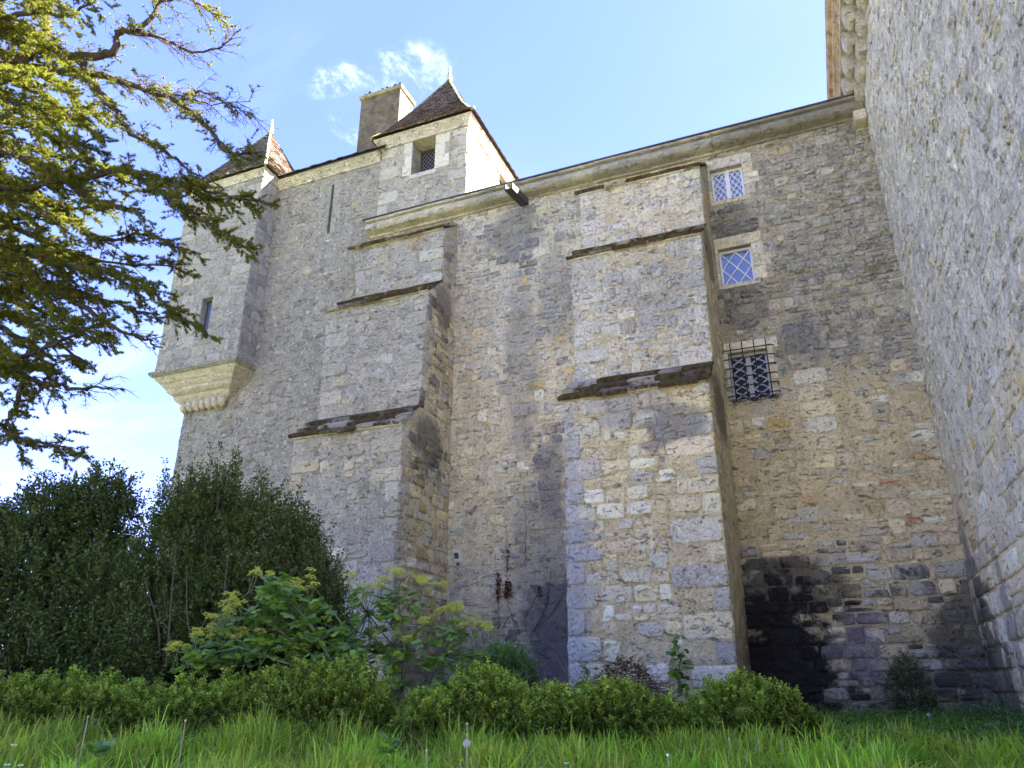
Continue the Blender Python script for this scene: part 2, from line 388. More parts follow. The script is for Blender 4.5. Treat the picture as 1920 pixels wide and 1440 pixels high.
def panel(ms, c00, c10, c11, c01, mat, mortar, opt=None, seed=0, back=0.25, face_name='mortar_face'):
    """one face of masonry: mortar body plus stones in courses. corners: bottom left, bottom right, top right, top left seen from outside"""
    o = dict(course=(.15, .30), width=(.16, .48), gap=.022, relief=.012, quoin=(None, None), qh=.36, holes=[], keep=.9, skips=(), pal={'cream': 1, 'grey': 1, 'tan': 1},
             qpal={'grey': 2, 'cream': 1}, square=.2, split=.25, zone=None, blocks=())
    o.update(opt or {}); r = np.random.default_rng(seed)
    c00, c10, c11, c01 = [np.asarray(c, float) for c in (c00, c10, c11, c01)]
    W = (np.linalg.norm(c10 - c00) + np.linalg.norm(c11 - c01)) / 2; H = (np.linalg.norm(c01 - c00) + np.linalg.norm(c11 - c10)) / 2
    nrm = np.cross(c10 - c00, c01 - c00); nrm /= np.linalg.norm(nrm)
    def fn(uv, h):
        s = (uv[:, 0] / W)[:, None]; t = (uv[:, 1] / H)[:, None]
        P = c00 * (1 - s) * (1 - t) + c10 * s * (1 - t) + c11 * s * t + c01 * (1 - s) * t
        return P + nrm * np.asarray(h)[:, None]
    # mortar body
    mb = MB()
    for (a, b, c, d_) in rects_minus(W, H, o['holes']):
        q = np.array([(a, c), (b, c), (b, d_), (a, d_)])
        q2 = q.copy(); q2[:, 0] = np.where(q[:, 0] < 1e-6, back * 1.02, np.where(q[:, 0] > W - 1e-6, W - back * 1.02, q[:, 0]))
        f = fn(q, np.zeros(4)); k = fn(q2 if W > 2.5 * back and (b - a) > 1.1 * back else q, np.full(4, -back)); mb.hexa(k, f)
    if mb.v: mb.build(face_name, mortar, ms.parent)
    holes = list(o['holes']) + list(o['skips'])
    # quoins at the corners
    qreach = []
    for side in (0, 1):
        w_ = o['quoin'][side]
        if not w_: qreach.append(None); continue
        lst = []; v = 0.0; long = bool(r.integers(2))
        while v < H - .05:
            h = min(o['qh'] * r.uniform(.8, 1.15), H - v)
            if H - v - h < .14: h = H - v
            ln = (w_[1] if long else w_[0]) * r.uniform(.85, 1.12); long = not long
            u0, u1 = (0.0, ln) if side == 0 else (W - ln, W)
            lst.append((v, v + h, ln))
            g = .008
            if not any(hh[0] < u1 and hh[1] > u0 and hh[2] < v + h - .01 and hh[3] > v + .01 for hh in holes):
                V = stone_arrays(fn, u0 + (g if side else -r.uniform(0, .016)), u1 - (0 if side else g) + (r.uniform(0, .016) if side else 0), v + g * .6, v + h - g * .6, .011, r, 1.0)
                ms.add(V, pick(o['qpal'] if side == 0 or 'qpal1' not in o else o['qpal1'], r), mat, 'quoin')
            v += h
        qreach.append(lst)
    for (a, b, c, d_, key) in o['blocks']:
        V = stone_arrays(fn, a, b, c, d_, .012, r, .9); ms.add(V, np.array(STONES[key]) * r.uniform(.9, 1.1), mat, 'block'); holes.append((a - .01, b + .01, c - .01, d_ + .01))
    v = 0.0
    while v < H - .04:
        h = r.uniform(*o['course']); h = min(h, H - v)
        if o['zone']: zo = o['zone'](v / H, r)
        else: zo = {}
        keep, relief, pal, square, wd = zo.get('keep', o['keep']), zo.get('relief', o['relief']), zo.get('pal', o['pal']), zo.get('square', o['square']), zo.get('width', o['width'])
        if 'course' in zo: h = min(r.uniform(*zo['course']), H - v)
        def reach(lst): return max([q[2] for q in lst if q[0] < v + h - .03 and q[1] > v + .03] or [0]) if lst else 0
        a = reach(qreach[0]); b = W - reach(qreach[1]); u = a - (0 if a else r.uniform(0, .25))
        while u < b - .05:
            w_ = r.uniform(*wd) * (1.0 if h > .2 else .8)
            if b - (u + w_) < .10: w_ = b - u
            u1 = min(u + w_, b); u0 = max(u, 0)
            g = o['gap'] * r.uniform(.45, 1.1)
            if u1 - u0 > .07:
                cells = [(u0, u1, v, v + h)]
                if r.random() < o['split'] and h > .19:
                    m_ = v + h * r.uniform(.4, .6); cells = [(u0, u1, v, m_), (u0, u1, m_, v + h)]
                    if u1 - u0 > .3:
                        k_ = u0 + (u1 - u0) * r.uniform(.35, .65); cells = [(u0, u1, v, m_), (u0, k_, m_, v + h), (k_, u1, m_, v + h)]
                for (p0, p1, q0, q1) in cells:
                    if any(hh[0] < p1 - .02 and hh[1] > p0 + .02 and hh[2] < q1 - .02 and hh[3] > q0 + .02 for hh in holes): continue
                    if r.random() > keep: continue
                    gg = g * (1.0 if min(p1 - p0, q1 - q0) > .12 else .6); dv = r.normal(0, .012, 2) * (1 - square)
                    if p1 - p0 - gg < .04 or q1 - q0 - gg < .03: continue
                    V = stone_arrays(fn, p0 + gg * .5, p1 - gg * .5, q0 + gg * .5 + dv[0] * .5, q1 - gg * .5 + dv[1] * .5, relief, r, square)
                    ms.add(V, pick(pal, r), mat, 'stone')
            u = u1 if u1 > u else u + w_
        v += h
    return W, H

GREY_PAL = {'grey': 5, 'blue': 2, 'cream': .7, 'tan': 1, 'dark': .8, 'white': .35}
MID_PAL = {'grey': 2, 'cream': 3, 'tan': 3, 'pale': 1.5, 'ochre': .8, 'blue': .6}
BEIGE_PAL = {'cream': 4, 'tan': 3, 'pale': 2, 'grey': 1.2, 'ochre': .8, 'white': .4, 'pink': .08}
RIGHT_TOP = {'grey': 4, 'blue': 1.2, 'cream': 1.6, 'white': 1.2, 'pale': 1.2, 'dark': 1.2, 'ochre': .4}
OCHRE_M = ((.34, .29, .19), (.43, .375, .265)); GREY_M = ((.25, .24, .22), (.36, .345, .31)); MIX_M = ((.34, .31, .24), (.46, .42, .33))
SOOT = (.012, .011, .010); DAMP = (.075, .068, .055)

def pair(name, mortar, **k):
    mhi = k.pop('mhi', k['high'] * .62); k2 = dict(k); k2['high'] = mhi; k2['low'] = k['low'] * .7      # the crust takes less on lime mortar
    return wall_mat(name + '_stone', None, **k), wall_mat(name + '_mortar', mortar, **k2)

YW, YL, YM, YU = 14.0, 11.95, 12.6, 13.3        # wall plane and the three buttress stages
ZB = -0.75                                       # foot of the walls, below the soil
XT = 2.1                                         # tower face
X2 = lambda z: -1.40 + .0234 * z                 # right flank of the right buttress

m_right, mm_right = pair('right_wall', OCHRE_M, thr=5.35, soft=.5, wob=(.9, 1.0), low=0.02, high=.80, mhi=.72, grey=((.10, .10, .10), (.30, .295, .285)), white=.45,
    stains=[(-.95, .2, 1.35, 1.7, .98, SOOT), (-.8, 1.5, 1.5, .8, .75, (.03, .029, .027)), (.9, -.2, 1.3, .8, .4, (.07, .067, .056)), (-.75, 7.1, .62, .8, .5, (.10, .098, .094)), (-.75, 8.95, .55, .65, .55, (.10, .098, .094)),
            (.2, 6.0, .55, .8, .45, (.12, .115, .11)), (.35, .55, .55, .5, .8, (.33, .28, .26)), (1.9, .6, .7, 1.2, .75, (.05, .052, .04))], damp=(-.3, 1.6, .35, DAMP))
m_mid, mm_mid = pair('mid_wall', MIX_M, thr=7.2, soft=2.6, wob=(2.4, 1.6), low=0.10, high=.66, ochre=.25, streak=True,
    stains=[(-5.1, 2.2, .8, 2.6, .5, (.15, .145, .14)), (-4.6, .9, 1.3, 1.5, .75, (.11, .107, .105)), (-5.7, 9.9, .9, 1.0, .6, (.13, .13, .13)), (-5.5, 6.6, .5, 2.9, .42, (.17, .165, .16)), (-4.7, 8.2, .5, 1.6, .4, (.15, .148, .145)), (-4.9, 4.0, .4, 1.2, .5, (.17, .165, .16))], damp=(.1, 2.0, .5, (.13, .125, .12)))
m_west, mm_west = pair('west_wall', GREY_M, thr=2.0, soft=3.0, wob=(2, 1.5), low=.5, high=.82, mhi=.72, grey=((.095, .092, .088), (.235, .226, .21)), white=.6)
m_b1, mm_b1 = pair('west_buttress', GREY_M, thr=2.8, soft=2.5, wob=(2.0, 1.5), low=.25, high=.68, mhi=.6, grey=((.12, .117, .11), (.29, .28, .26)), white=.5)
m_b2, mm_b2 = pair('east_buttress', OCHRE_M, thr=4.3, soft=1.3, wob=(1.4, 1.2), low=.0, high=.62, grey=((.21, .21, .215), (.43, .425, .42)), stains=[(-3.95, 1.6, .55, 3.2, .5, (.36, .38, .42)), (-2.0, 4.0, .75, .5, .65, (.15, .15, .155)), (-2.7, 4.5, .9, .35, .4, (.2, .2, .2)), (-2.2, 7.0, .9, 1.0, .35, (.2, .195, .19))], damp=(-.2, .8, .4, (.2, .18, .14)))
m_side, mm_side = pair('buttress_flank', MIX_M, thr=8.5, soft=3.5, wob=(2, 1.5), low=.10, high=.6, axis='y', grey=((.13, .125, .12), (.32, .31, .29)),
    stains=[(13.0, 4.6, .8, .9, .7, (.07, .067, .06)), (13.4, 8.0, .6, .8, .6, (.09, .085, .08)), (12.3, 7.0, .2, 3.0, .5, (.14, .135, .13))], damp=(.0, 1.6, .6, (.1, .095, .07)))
m_tower, mm_tower = pair('tower', ((.44, .39, .29), (.56, .51, .40)), thr=3.3, soft=.55, wob=(.8, 1.5), low=.0, high=.9, mhi=.85, axis='y', streak=True, grey=((.29, .28, .25), (.56, .54, .475)), white=.7, rough_px=.9,
    stains=[(13.2, .2, 1.3, 1.3, .75, (.045, .048, .036)), (13.6, 1.4, .4, 1.4, .55, (.1, .1, .09)), (11.5, .7, .3, 1.2, .5, (.12, .12, .11))], damp=(-.5, .9, .4, DAMP))
m_turret, mm_turret = pair('turret', GREY_M, thr=0.0, soft=1, low=.5, high=.82, mhi=.8, grey=((.12, .12, .118), (.26, .255, .245)), white=.3, fine=.6)
m_dorm, mm_dorm = pair('dormer', ((.25, .235, .20), (.33, .31, .265)), thr=12.9, soft=1.0, wob=(.9, .9), low=.75, high=.35, grey=((.14, .14, .135), (.30, .295, .28)), white=.3)
m_dress, _ = pair('dressed', MIX_M, thr=5, soft=1, low=.2, high=.25, white=.25, fine=.35)
m_trim = wall_mat('cornice_stone', ((.32, .305, .26), (.42, .40, .35)), thr=8, soft=1, low=.2, high=.35, white=.25, fine=.8,
                  stains=[(-5.5, 11.0, 1.8, .6, .5, (.20, .19, .16)), (0.6, 11.0, 2.4, .6, .7, (.17, .16, .12)), (-2.5, 11, 1.6, .5, .5, (.2, .19, .16))])
m_corbel = wall_mat('corbel_stone', ((.36, .335, .285), (.44, .415, .36)), thr=30, soft=1, low=0.12, high=0.12, white=.25, fine=.5)
m_capital = wall_mat('tower_cornice', ((.36, .34, .30), (.46, .44, .40)), thr=0, soft=1, low=.35, high=.5, axis='y', white=.3, fine=.6)

# ---- the great wall between the buttresses and the tower
wall = thing('castle_wall', 'tall rubble stone wall with three small windows and a moulded cornice, joining the big tower on the right', 'wall', (-3, YW, ZB))
ms = Masonry(wall)
ZT = 10.86
def wall_uv(x0, X, Z): return X - x0, Z - ZB
# windows: pixel corners of the white frames -> opening rectangles on the wall
def win_rect(pts, Y=YW):
    q = np.array([on_y(x, y, Y) for x, y in pts]); return q[:, 0].min() * .5 + np.sort(q[:, 0])[1] * .5, np.sort(q[:, 0])[2] * .5 + q[:, 0].max() * .5, np.sort(q[:, 2])[:2].mean(), np.sort(q[:, 2])[2:].mean()
W1 = win_rect([(1333, 325), (1392, 316), (1398.6, 374), (1338.6, 384.5)], YW + .14)
W2 = win_rect([(1348.7, 473.7), (1410, 464), (1417, 530.7), (1354, 540.5)], YW + .14)
W3 = win_rect([(1366, 668), (1440, 658), (1447, 747), (1376, 754)], YW + .14)
wins = [W1, W2, W3]
XR0 = -1.28
def grow(wr, a, b, c, d_): return (wr[0] - a, wr[1] + b, wr[2] - c, wr[3] + d_)
XL0 = X2(5) - .1
hol = [(wr[0] - XL0, wr[1] - XL0, wr[2] - ZB, wr[3] - ZB) for wr in wins]
skp = [(g_[0] - XL0, g_[1] - XL0, g_[2] - ZB, g_[3] - ZB) for g_ in (grow(W1, .25, .3, .12, .3), grow(W2, .25, .3, .12, .3), grow(W3, .25, .12, .1, .28))]
HW = ZT - ZB
def zone_right(t, r):
    z = ZB + t * HW
    if z > 6.9: return dict(keep=.97, relief=.030, pal=RIGHT_TOP, square=.10, width=(.16, .46), course=(.12, .25))
    if z > 5.2: return dict(keep=.85, relief=.020, pal={'grey': 2, 'cream': 2, 'white': 1, 'dark': 1.4, 'pale': 1}, square=.2)
    if z > 2.3: return dict(keep=.66, relief=.010, pal=BEIGE_PAL, square=.3, width=(.25, .62), course=(.18, .33))
    return dict(keep=.93, relief=.022, pal={'grey': 3, 'tan': 2, 'cream': 2, 'pale': .6}, square=.35, width=(.24, .6), course=(.18, .30))
bl = []
zz = 3.9
for k, (wd_, key) in enumerate([(.6, 'cream'), (.58, 'pale'), (.62, 'cream'), (.5, 'cream'), (.62, 'pale'), (.55, 'cream'), (.6, 'cream'), (.56, 'blue')]):
    bl.append((1.42 - .02 * k, 1.42 - .02 * k + wd_, zz - ZB, zz - ZB + .31, key)); zz += .325
panel(ms, (XL0, YW, ZB), (XT + .05, YW, ZB), (XT + .05, YW, ZT), (XL0, YW, ZT), m_right, mm_right, dict(holes=hol, skips=skp, zone=zone_right, split=.3, blocks=bl), seed=11, back=.55)
def zone_mid(t, r):
    z = ZB + t * HW
    if z > 8.6: return dict(keep=.72, relief=.012, pal={'grey': 4, 'blue': 2, 'dark': 2.2, 'cream': .8, 'tan': 1}, square=.2)
    if z > 2.5: return dict(keep=.66, relief=.009, pal=dict(MID_PAL, cream=4, pale=3), square=.3)
    return dict(keep=.45, relief=.005, pal={'grey': 3, 'tan': 2, 'dark': .8}, square=.3)
panel(ms, (-7.35, YW, ZB), (-3.6, YW, ZB), (-3.6, YW, ZT), (-7.35, YW, ZT), m_mid, mm_mid, dict(zone=zone_mid, course=(.16, .30), width=(.18, .5)), seed=12, back=.5)
ms.build()
core = MB(); core.box(-7.3, XL0 + .02, YW + .03, YW + .5, ZB, ZT); core.box(-9.75, -7.3, YW + .03, YW + .5, 10.5, ZT)
core.build('wall_core', mm_mid, wall)

# cornice: moulded blocks
def cornice(parent, name, x0, x1, Y, z, prof, step=.95, mat=m_trim, r=random):
    x = x0
    while x < x1 - .05:
        ln = min(step * r.uniform(.8, 1.2), x1 - x); 
        if x1 - x - ln < .3: ln = x1 - x
        mb = MB(); dz = r.uniform(-.006, .006); dy = r.uniform(-.007, .007)
        mb.extrude([(0, p[0] + dy, p[1] + dz) for p in prof], (x + .004, Y, z), (x + ln - .004, Y, z))
        mb.build(name, mat, parent); x += ln
def round_prof(out, h):     # bead, half round torus, top slab; y negative = outwards
    P = [(.2, 0), (-.05, 0), (-.055, h * .12), (-.08, h * .14)]
    for k in range(7):
        a = math.radians(-80 + k * 25); P.append((-.08 - (out - .10) * .55 - (out - .1) * .45 * math.cos(a), h * (.50 + .32 * math.sin(a))))
    P += [(-out, h * .84), (-out, h), (.2, h)]
    return P
cornice(wall, 'cornice_block', -9.72, XT - .03, YW, 10.80, round_prof(.34, .36))
edge = MB(); edge.box(-9.78, XT - .04, YW - .38, YW + .3, 11.165, 11.185); edge.build('roof_flashing', simple_mat('lead', (.10, .10, .11), .5, .2, 9), wall)
rf = MB(); rf.hexa([(-9.7, YW - .3, 11.185), (XT, YW - .3, 11.185), (XT, YW + 5, 13.0), (-9.7, YW + 5, 13.0)], [(-9.7, YW - .3, 11.23), (XT, YW - .3, 11.23), (XT, YW + 5, 13.05), (-9.7, YW + 5, 13.05)])
m_tile_plain = simple_mat('old_tile', (.16, .12, .095), .9, .5, 7)
rf.build('low_roof', m_tile_plain, wall)
mb = MB(); q = on_y(1612, 222, YW - .16); mb.box(q[0] - .12, XT - .02, YW - .34, YW + .1, 10.56, 10.79, .012); mb.build('corbel_block', m_corbel, wall)

# windows of the wall
m_dark_fill = simple_mat('dark_interior_fill', (.01, .01, .01))  # near-black colour stands in for the darkness inside openings
m_white = simple_mat('white_paint', (.72, .72, .70), .45, .08, 5, .05)
def glass_mat(name, col, rough=.04, spec=1.0):
    m, g = new_mat(name); P = g.new('ShaderNodeNewGeometry').outputs['Position']
    bp = g.new('ShaderNodeBump', {'Strength': .35, 'Distance': .03, 'Height': g.noise(P, 4.0, 3)})
    finish(g, col, rough, bp.outputs[0], spec, IOR=1.7); return m
m_glass = glass_mat('window_glass', (.10, .14, .26)); m_glass_dark = glass_mat('leaded_glass', (.010, .012, .016), .3, .12)  # the blue of window_glass paints the reflected sky into its base colour
m_iron = simple_mat('rusty_iron', (.022, .019, .018), .75, .5, 30, .4)
m_wood = simple_mat('grey_oak', (.10, .075, .055), .8, .4, 20)
def clip_line(p, d_, R):
    t0, t1 = -9, 9
    for k in (0, 1):
        lo, hi = (R[0], R[1]) if k == 0 else (R[2], R[3])
        a, b = (lo - p[k]) / d_[k], (hi - p[k]) / d_[k]
        t0 = max(t0, min(a, b)); t1 = min(t1, max(a, b))
    return (t0, t1) if t1 > t0 + .01 else None
def lattice(parent, R, Y, nx, nz, wdt, mat, name='glazing_bar', thick=.012):
    ax, az = (R[1] - R[0]) / nx, (R[3] - R[2]) / nz
    for sgn in (1, -1):
        for k in range(-nz - 1, int(nx) + nz + 3):
            p = (R[0] + k * ax, R[2] if sgn > 0 else R[3]); dv = (ax, sgn * az)
            L = math.hypot(*dv); dv = (dv[0] / L, dv[1] / L); t = clip_line(p, dv, R)
            if not t: continue
            a = np.array([p[0] + dv[0] * t[0], Y, p[1] + dv[1] * t[0]]); b = np.array([p[0] + dv[0] * t[1], Y, p[1] + dv[1] * t[1]])
            n = np.array([-dv[1], 0, dv[0]]) * wdt / 2; yo = np.array([0, thick + (.002 if sgn > 0 else 0), 0])
            mb = MB(); mb.hexa([a - n - yo, a + n - yo, a + n + yo, a - n + yo], [b - n - yo, b + n - yo, b + n + yo, b - n + yo]); mb.build(name, mat, parent)
def frame_box(mb, R, Y0, Y1, t):
    mb.box(R[0], R[1], Y0, Y1, R[2], R[2] + t, .004); mb.box(R[0], R[1], Y0, Y1, R[3] - t, R[3], .004)
    mb.box(R[0], R[0] + t, Y0, Y1, R[2] + t, R[3] - t, .004); mb.box(R[1] - t, R[1], Y0, Y1, R[2] + t, R[3] - t, .004)
def window(parent, R, Y, kind):
    fr = MB(); t = .045
    frame_box(fr, R, Y + .12, Y + .20, t)
    if kind == 'pair': c = (R[0] + R[1]) / 2; fr.box(c - .045, c + .045, Y + .115, Y + .195, R[2] + t, R[3] - t, .004)
    f = fr.build('window_frame', m_white if kind != 'old' else simple_mat('weathered_paint', (.42, .42, .40), .7, .5, 14), parent)
    cells = [(R[0] + t, R[1] - t, R[2] + t, R[3] - t)]
    if kind != 'single':
        c = (R[0] + R[1]) / 2; cells = [(R[0] + t, c - .045, R[2] + t, R[3] - t), (c + .045, R[1] - t, R[2] + t, R[3] - t)]
        if kind == 'old':
            mb = MB(); mb.box(c - .045, c + .045, Y + .115, Y + .195, R[2] + t, R[3] - t, .004); mb.build('casement', f.data.materials[0], f)
    for cc in cells:
        mb = MB(); mb.box(cc[0], cc[1], Y + .165, Y + .172, cc[2], cc[3]); mb.build('pane', m_glass if kind != 'old' else m_glass_dark, f)
        if kind == 'single': lattice(f, cc, Y + .157, 2, 2, .022, m_white)
        elif kind == 'pair': lattice(f, cc, Y + .157, 2, 4, .017, m_white)
        else: lattice(f, cc, Y + .157, 1, 5, .026, f.data.materials[0])
    back = MB(); back.box(R[0] - .1, R[1] + .1, Y + .5, Y + .52, R[2] - .1, R[3] + .1); back.build('dark_backing', simple_mat('dark_backing', (.01, .01, .01)), parent)  # black panel, the darkness behind the glass is in its colour
    return f
def surround(parent, R, Y, mat, l=(.16, .26), rr=(.2, .36), lint=.26, sill=.10, depth=.3, lintel_over=.22, nb=3, pal=('grey', 'pale', 'cream')):
    """dressed jamb stones, lintel and sill around an opening; they also form its reveals"""
    r = random
    def blk(x0, x1, z0, z1, nm):
        mb = MB(); c = np.array(STONES[r.choice(pal)]) * r.uniform(.9, 1.1)
        mb.box(x0 + .003, x1 - .003, Y - .012 - r.uniform(0, .006), Y + depth, z0 + .003, z1 - .003, .008, c=tuple(c)); mb.build(nm, mat, parent)
    h = (R[3] - R[2]) / nb
    for k in range(nb):
        z0, z1 = R[2] + k * h, R[2] + (k + 1) * h
        blk(R[0] - l[(k + 1) % 2], R[0], z0, z1, 'jamb_stone'); blk(R[1], R[1] + rr[k % 2], z0, z1, 'jamb_stone')
    blk(R[0] - l[0], R[1] + lintel_over, R[3], R[3] + lint, 'lintel')
    if sill: blk(R[0] - l[0], R[1] + .1, R[2] - sill, R[2], 'sill')
    return None
for R, kd in ((W1, 'pair'), (W2, 'single'), (W3, 'old')):
    window(wall, R, YW, kd)
surround(wall, W1, YW, m_dress, l=(.06, .06), rr=(.22, .32)); surround(wall, W2, YW, m_dress, l=(.06, .06), rr=(.24, .36)); surround(wall, W3, YW, m_dress, l=(.06, .10), rr=(.12, .16), lint=.22)
# iron cage in front of the lowest window
cage = thing('window_grille', 'black rusty iron bar grille fixed over the lowest window of the wall', 'grille', (np.mean(W3[:2]), YW - .1, W3[2]))
gx0, gx1, gz0, gz1 = W3[0] - .06, W3[1] + .10, W3[2] - .02, W3[3] + .06
for k in range(6):
    z = gz0 + .06 + (gz1 - gz0 - .1) * k / 5; mb = MB()
    mb.tube([(gx0 - .03, YW + .0, z + .02), (gx0, YW - .10, z), (gx1 + .01, YW - .10, z), (gx1 + .05, YW + .0, z + .02)], .011, 6); mb.build('bar', m_iron, cage)
for k in range(4):
    x = gx0 + .13 + (gx1 - gx0 - .22) * k / 3; mb = MB()
    mb.tube([(x, YW + .02, gz0 - .02), (x, YW - .125, gz0 - .01), (x, YW - .125, gz1 + .10)], .011, 6); mb.build('bar', m_iron, cage)
mb = MB()
r_ = np.random.default_rng(5)
for k in range(150):
    x = r_.uniform(gx0 + .03, gx1 + .02); y = YW - .02 - r_.uniform(0, .09); z = gz0 - .03 + r_.normal(0, .022); a, b = r_.normal(0, .045, 2)
    mb.tube([(x, y, z), (x + a, y, z + abs(b) * .3)], .006, 3, cap=False)
mb.build('dead_twigs', m_iron, cage, kind='stuff')

# projecting spout on the cornice
spout = thing('water_spout', 'dark weathered U shaped rain spout jutting out from the cornice', 'water spout', (-4.9, YW, 11.0))
a = on_y(984, 378, YW - .2); b = on_y(953, 347, YW - 1.0)
m_spout = simple_mat('weathered_spout', (.075, .065, .055), .85, .5, 15)
wd_ = .085; t = .028
for nm, off, hh, ww in (('spout_floor', 0, t, wd_), ('spout_side', -wd_, .17, t / 2), ('spout_side', wd_, .17, t / 2)):
    mb = MB(); mb.hexa([(a[0] + off - ww, a[1], a[2] - .12), (a[0] + off + ww, a[1], a[2] - .12), (b[0] + off + ww, b[1], b[2] - .12), (b[0] + off - ww, b[1], b[2] - .12)],
                       [(a[0] + off - ww, a[1], a[2] - .12 + hh), (a[0] + off + ww, a[1], a[2] - .12 + hh), (b[0] + off + ww, b[1], b[2] - .12 + hh), (b[0] + off - ww, b[1], b[2] - .12 + hh)]); mb.build(nm, m_spout, spout)

# ---- buttresses
m_slab = None
def cap_mat():
    m, g = new_mat('mossy_slab'); P = g.new('ShaderNodeNewGeometry').outputs['Position']
    n1 = g.noise(P, 1.6, 5, .6); n2 = g.noise(P, 7, 7, .7); n3 = g.noise(P, 45, 5, .7)
    a = g.new('ShaderNodeAttribute', attribute_name='tint').outputs['Color']
    base = g.mix(n2, g.mix(1.0, a, (.6, .6, .6), 'MULTIPLY'), a)
    tone = g.new('ShaderNodeSeparateColor', {0: a}); 
    moss = g.mix(g.step(g.noise(P, 11, 5, .6), .46, .62), (.075, .046, .027), (.11, .105, .035))
    k = g.m('ADD', g.m('ADD', g.m('MULTIPLY', n1, .8), g.m('MULTIPLY', n2, .8)), g.m('MULTIPLY', tone.outputs[0], -.55))
    col = g.mix(g.step(k, .47, .62), base, moss)
    f = g.m('ADD', .55, g.m('MULTIPLY', n3, .9)); col = g.mix(1.0, col, g.new('ShaderNodeCombineXYZ', {0: f, 1: f, 2: f}).outputs[0], 'MULTIPLY')
    bp = g.new('ShaderNodeBump', {'Strength': .8, 'Distance': .03, 'Height': g.m('ADD', n2, n3)})
    finish(g, col, .95, bp.outputs[0], .1); return m
m_cap = cap_mat()
def slabs(parent, a, b, c, d_, rows, seed, over=.06, lift=.03):
    """overlapping stone slabs on the sloping offset a,b (bottom edge) d,c (top edge)"""
    r = np.random.default_rng(seed); a, b, c, d_ = [np.asarray(p, float) for p in (a, b, c, d_)]
    ex = (b - a) / np.linalg.norm(b - a); up = ((d_ - a) + (c - b)) / 2; L = np.linalg.norm(up); eu = up / L
    n = np.cross(ex, eu); n /= np.linalg.norm(n); Wd = np.linalg.norm(b - a)
    for k in range(rows):
        v0 = L * k / rows - (over if k == 0 else .05); v1 = L * (k + 1) / rows; u = -over * .6
        while u < Wd + over * .5:
            w_ = r.uniform(.35, .75); u1 = min(u + w_, Wd + over * .6)
            if Wd + over * .6 - u1 < .18: u1 = Wd + over * .6
            th = r.uniform(.05, .09); vj = r.uniform(-.05, .04); hj = r.uniform(0, .02)
            def P(uu, vv, hh):
                s = vv / L; left = a + (d_ - a) * s; right = b + (c - b) * s
                return left + (right - left) * (uu / Wd) + n * hh
            g = .006; q = [(u + g, v0 + vj), (u1 - g, v0 + vj + r.uniform(-.02, .02)), (u1 - g, v1), (u + g, v1)]
            b0 = lift + hj; t0 = b0 + th
            mb = MB(); tone = r.choice([.14, .22, .32, .44], p=[.25, .3, .25, .2]); cc = tuple(np.array([1, .92, .74]) * tone * 1.2)
            mb.hexa([P(*q[0], b0 - .0), P(*q[1], b0), P(*q[2], .0), P(*q[3], .0)], [P(*q[0], t0), P(*q[1], t0), P(*q[2], th * .5), P(*q[3], th * .5)], c=cc)
            mb.build('slab', m_cap, parent); u = u1
def drip(parent, a, b, mat):
    mb = MB(); a = np.asarray(a, float); b = np.asarray(b, float)
    mb.extrude([(0, .1, 0), (0, -.035, 0), (0, -.045, .025), (0, .1, .055)], a, b); mb.build('drip_mould', mat, parent)

def buttress(name, label, stages, side, opts, seed):
    """stages: list of (x left bottom, x left top, x right bottom, x right top, z bottom, z top, Y)"""
    T = thing(name, label, 'buttress', (stages[0][0] + 1, stages[0][6], ZB)); M = Masonry(T)
    fm, fmm = opts['mats']; prev = None
    for i, (xl0, xl1, xr0, xr1, z0, z1, Y) in enumerate(stages):
        panel(M, (xl0, Y, z0), (xr0, Y, z0), (xr1, Y, z1), (xl1, Y, z1), fm, fmm, opts['face'][i], seed + i, back=.2)
        # flank seen from the right: from the front edge back to the wall
        s = side
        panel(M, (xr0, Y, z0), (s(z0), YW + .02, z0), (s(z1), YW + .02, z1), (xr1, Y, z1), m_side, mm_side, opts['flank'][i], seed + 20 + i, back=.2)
        panel(M, (xl0, YW + .02, z0), (xl0, Y, z0), (xl1, Y, z1), (xl1, YW + .02, z1), m_side, mm_side, dict(keep=0), seed + 40 + i, back=.2, face_name='flank_mortar')
    for i in range(len(stages)):
        xl0, xl1, xr0, xr1, z0, z1, Y = stages[i]
        if i + 1 < len(stages): nx = stages[i + 1]; Yn, zn, xln, xrn = nx[6], nx[4], nx[0], nx[2]
        else: Yn, zn, xln, xrn = YW, z1 + .52, xl1, side(z1 + .5)
        mb = MB(); mb.add([(xl1, Y, z1), (xr1, Y, z1), (xrn, Yn, zn), (xln, Yn, zn), (xl1, YW, z1), (xr1 + (side(z1) - xr1), YW, z1), (side(zn), YW, zn), (xln, YW, zn)],
                          [(0, 1, 2, 3), (0, 4, 5, 1), (1, 5, 6, 2), (0, 3, 7, 4), (2, 6, 7, 3), (4, 7, 6, 5)]); mb.build('weathering_bed', mm_side, T)
        slabs(T, (xl1 - .07, Y, z1), (xr1 + .0, Y, z1), (xrn + .0, Yn, zn), (xln - .04, Yn, zn), 3 if i == 0 else 2, seed + 60 + i)
        drip(T, (xl1 - .02, Y, z1 - .012), (xr1, Y, z1 - .012), m_corbel)
    M.build(); return T
def X(px_, py_, Y): return float(on_y(px_, py_, Y)[0])
z1a, z1b, z2a, z2b, z3a = 4.73, 5.32, 8.00, 8.62, 10.05
st2 = [(X(1065, 1275, YL), X(1058, 750, YL), X(1385, 1275, YL), X(1328, 712, YL), ZB, z1a, YL),
       (X(1078, 705, YM), X(1072, 488, YM), X(1335, 672, YM), X(1314, 436, YM), z1b, z2a, YM),
       (X(1090, 455, YU), X(1087, 361, YU), X(1320, 412, YU), X(1311, 309, YU), z2b, z3a, YU)]
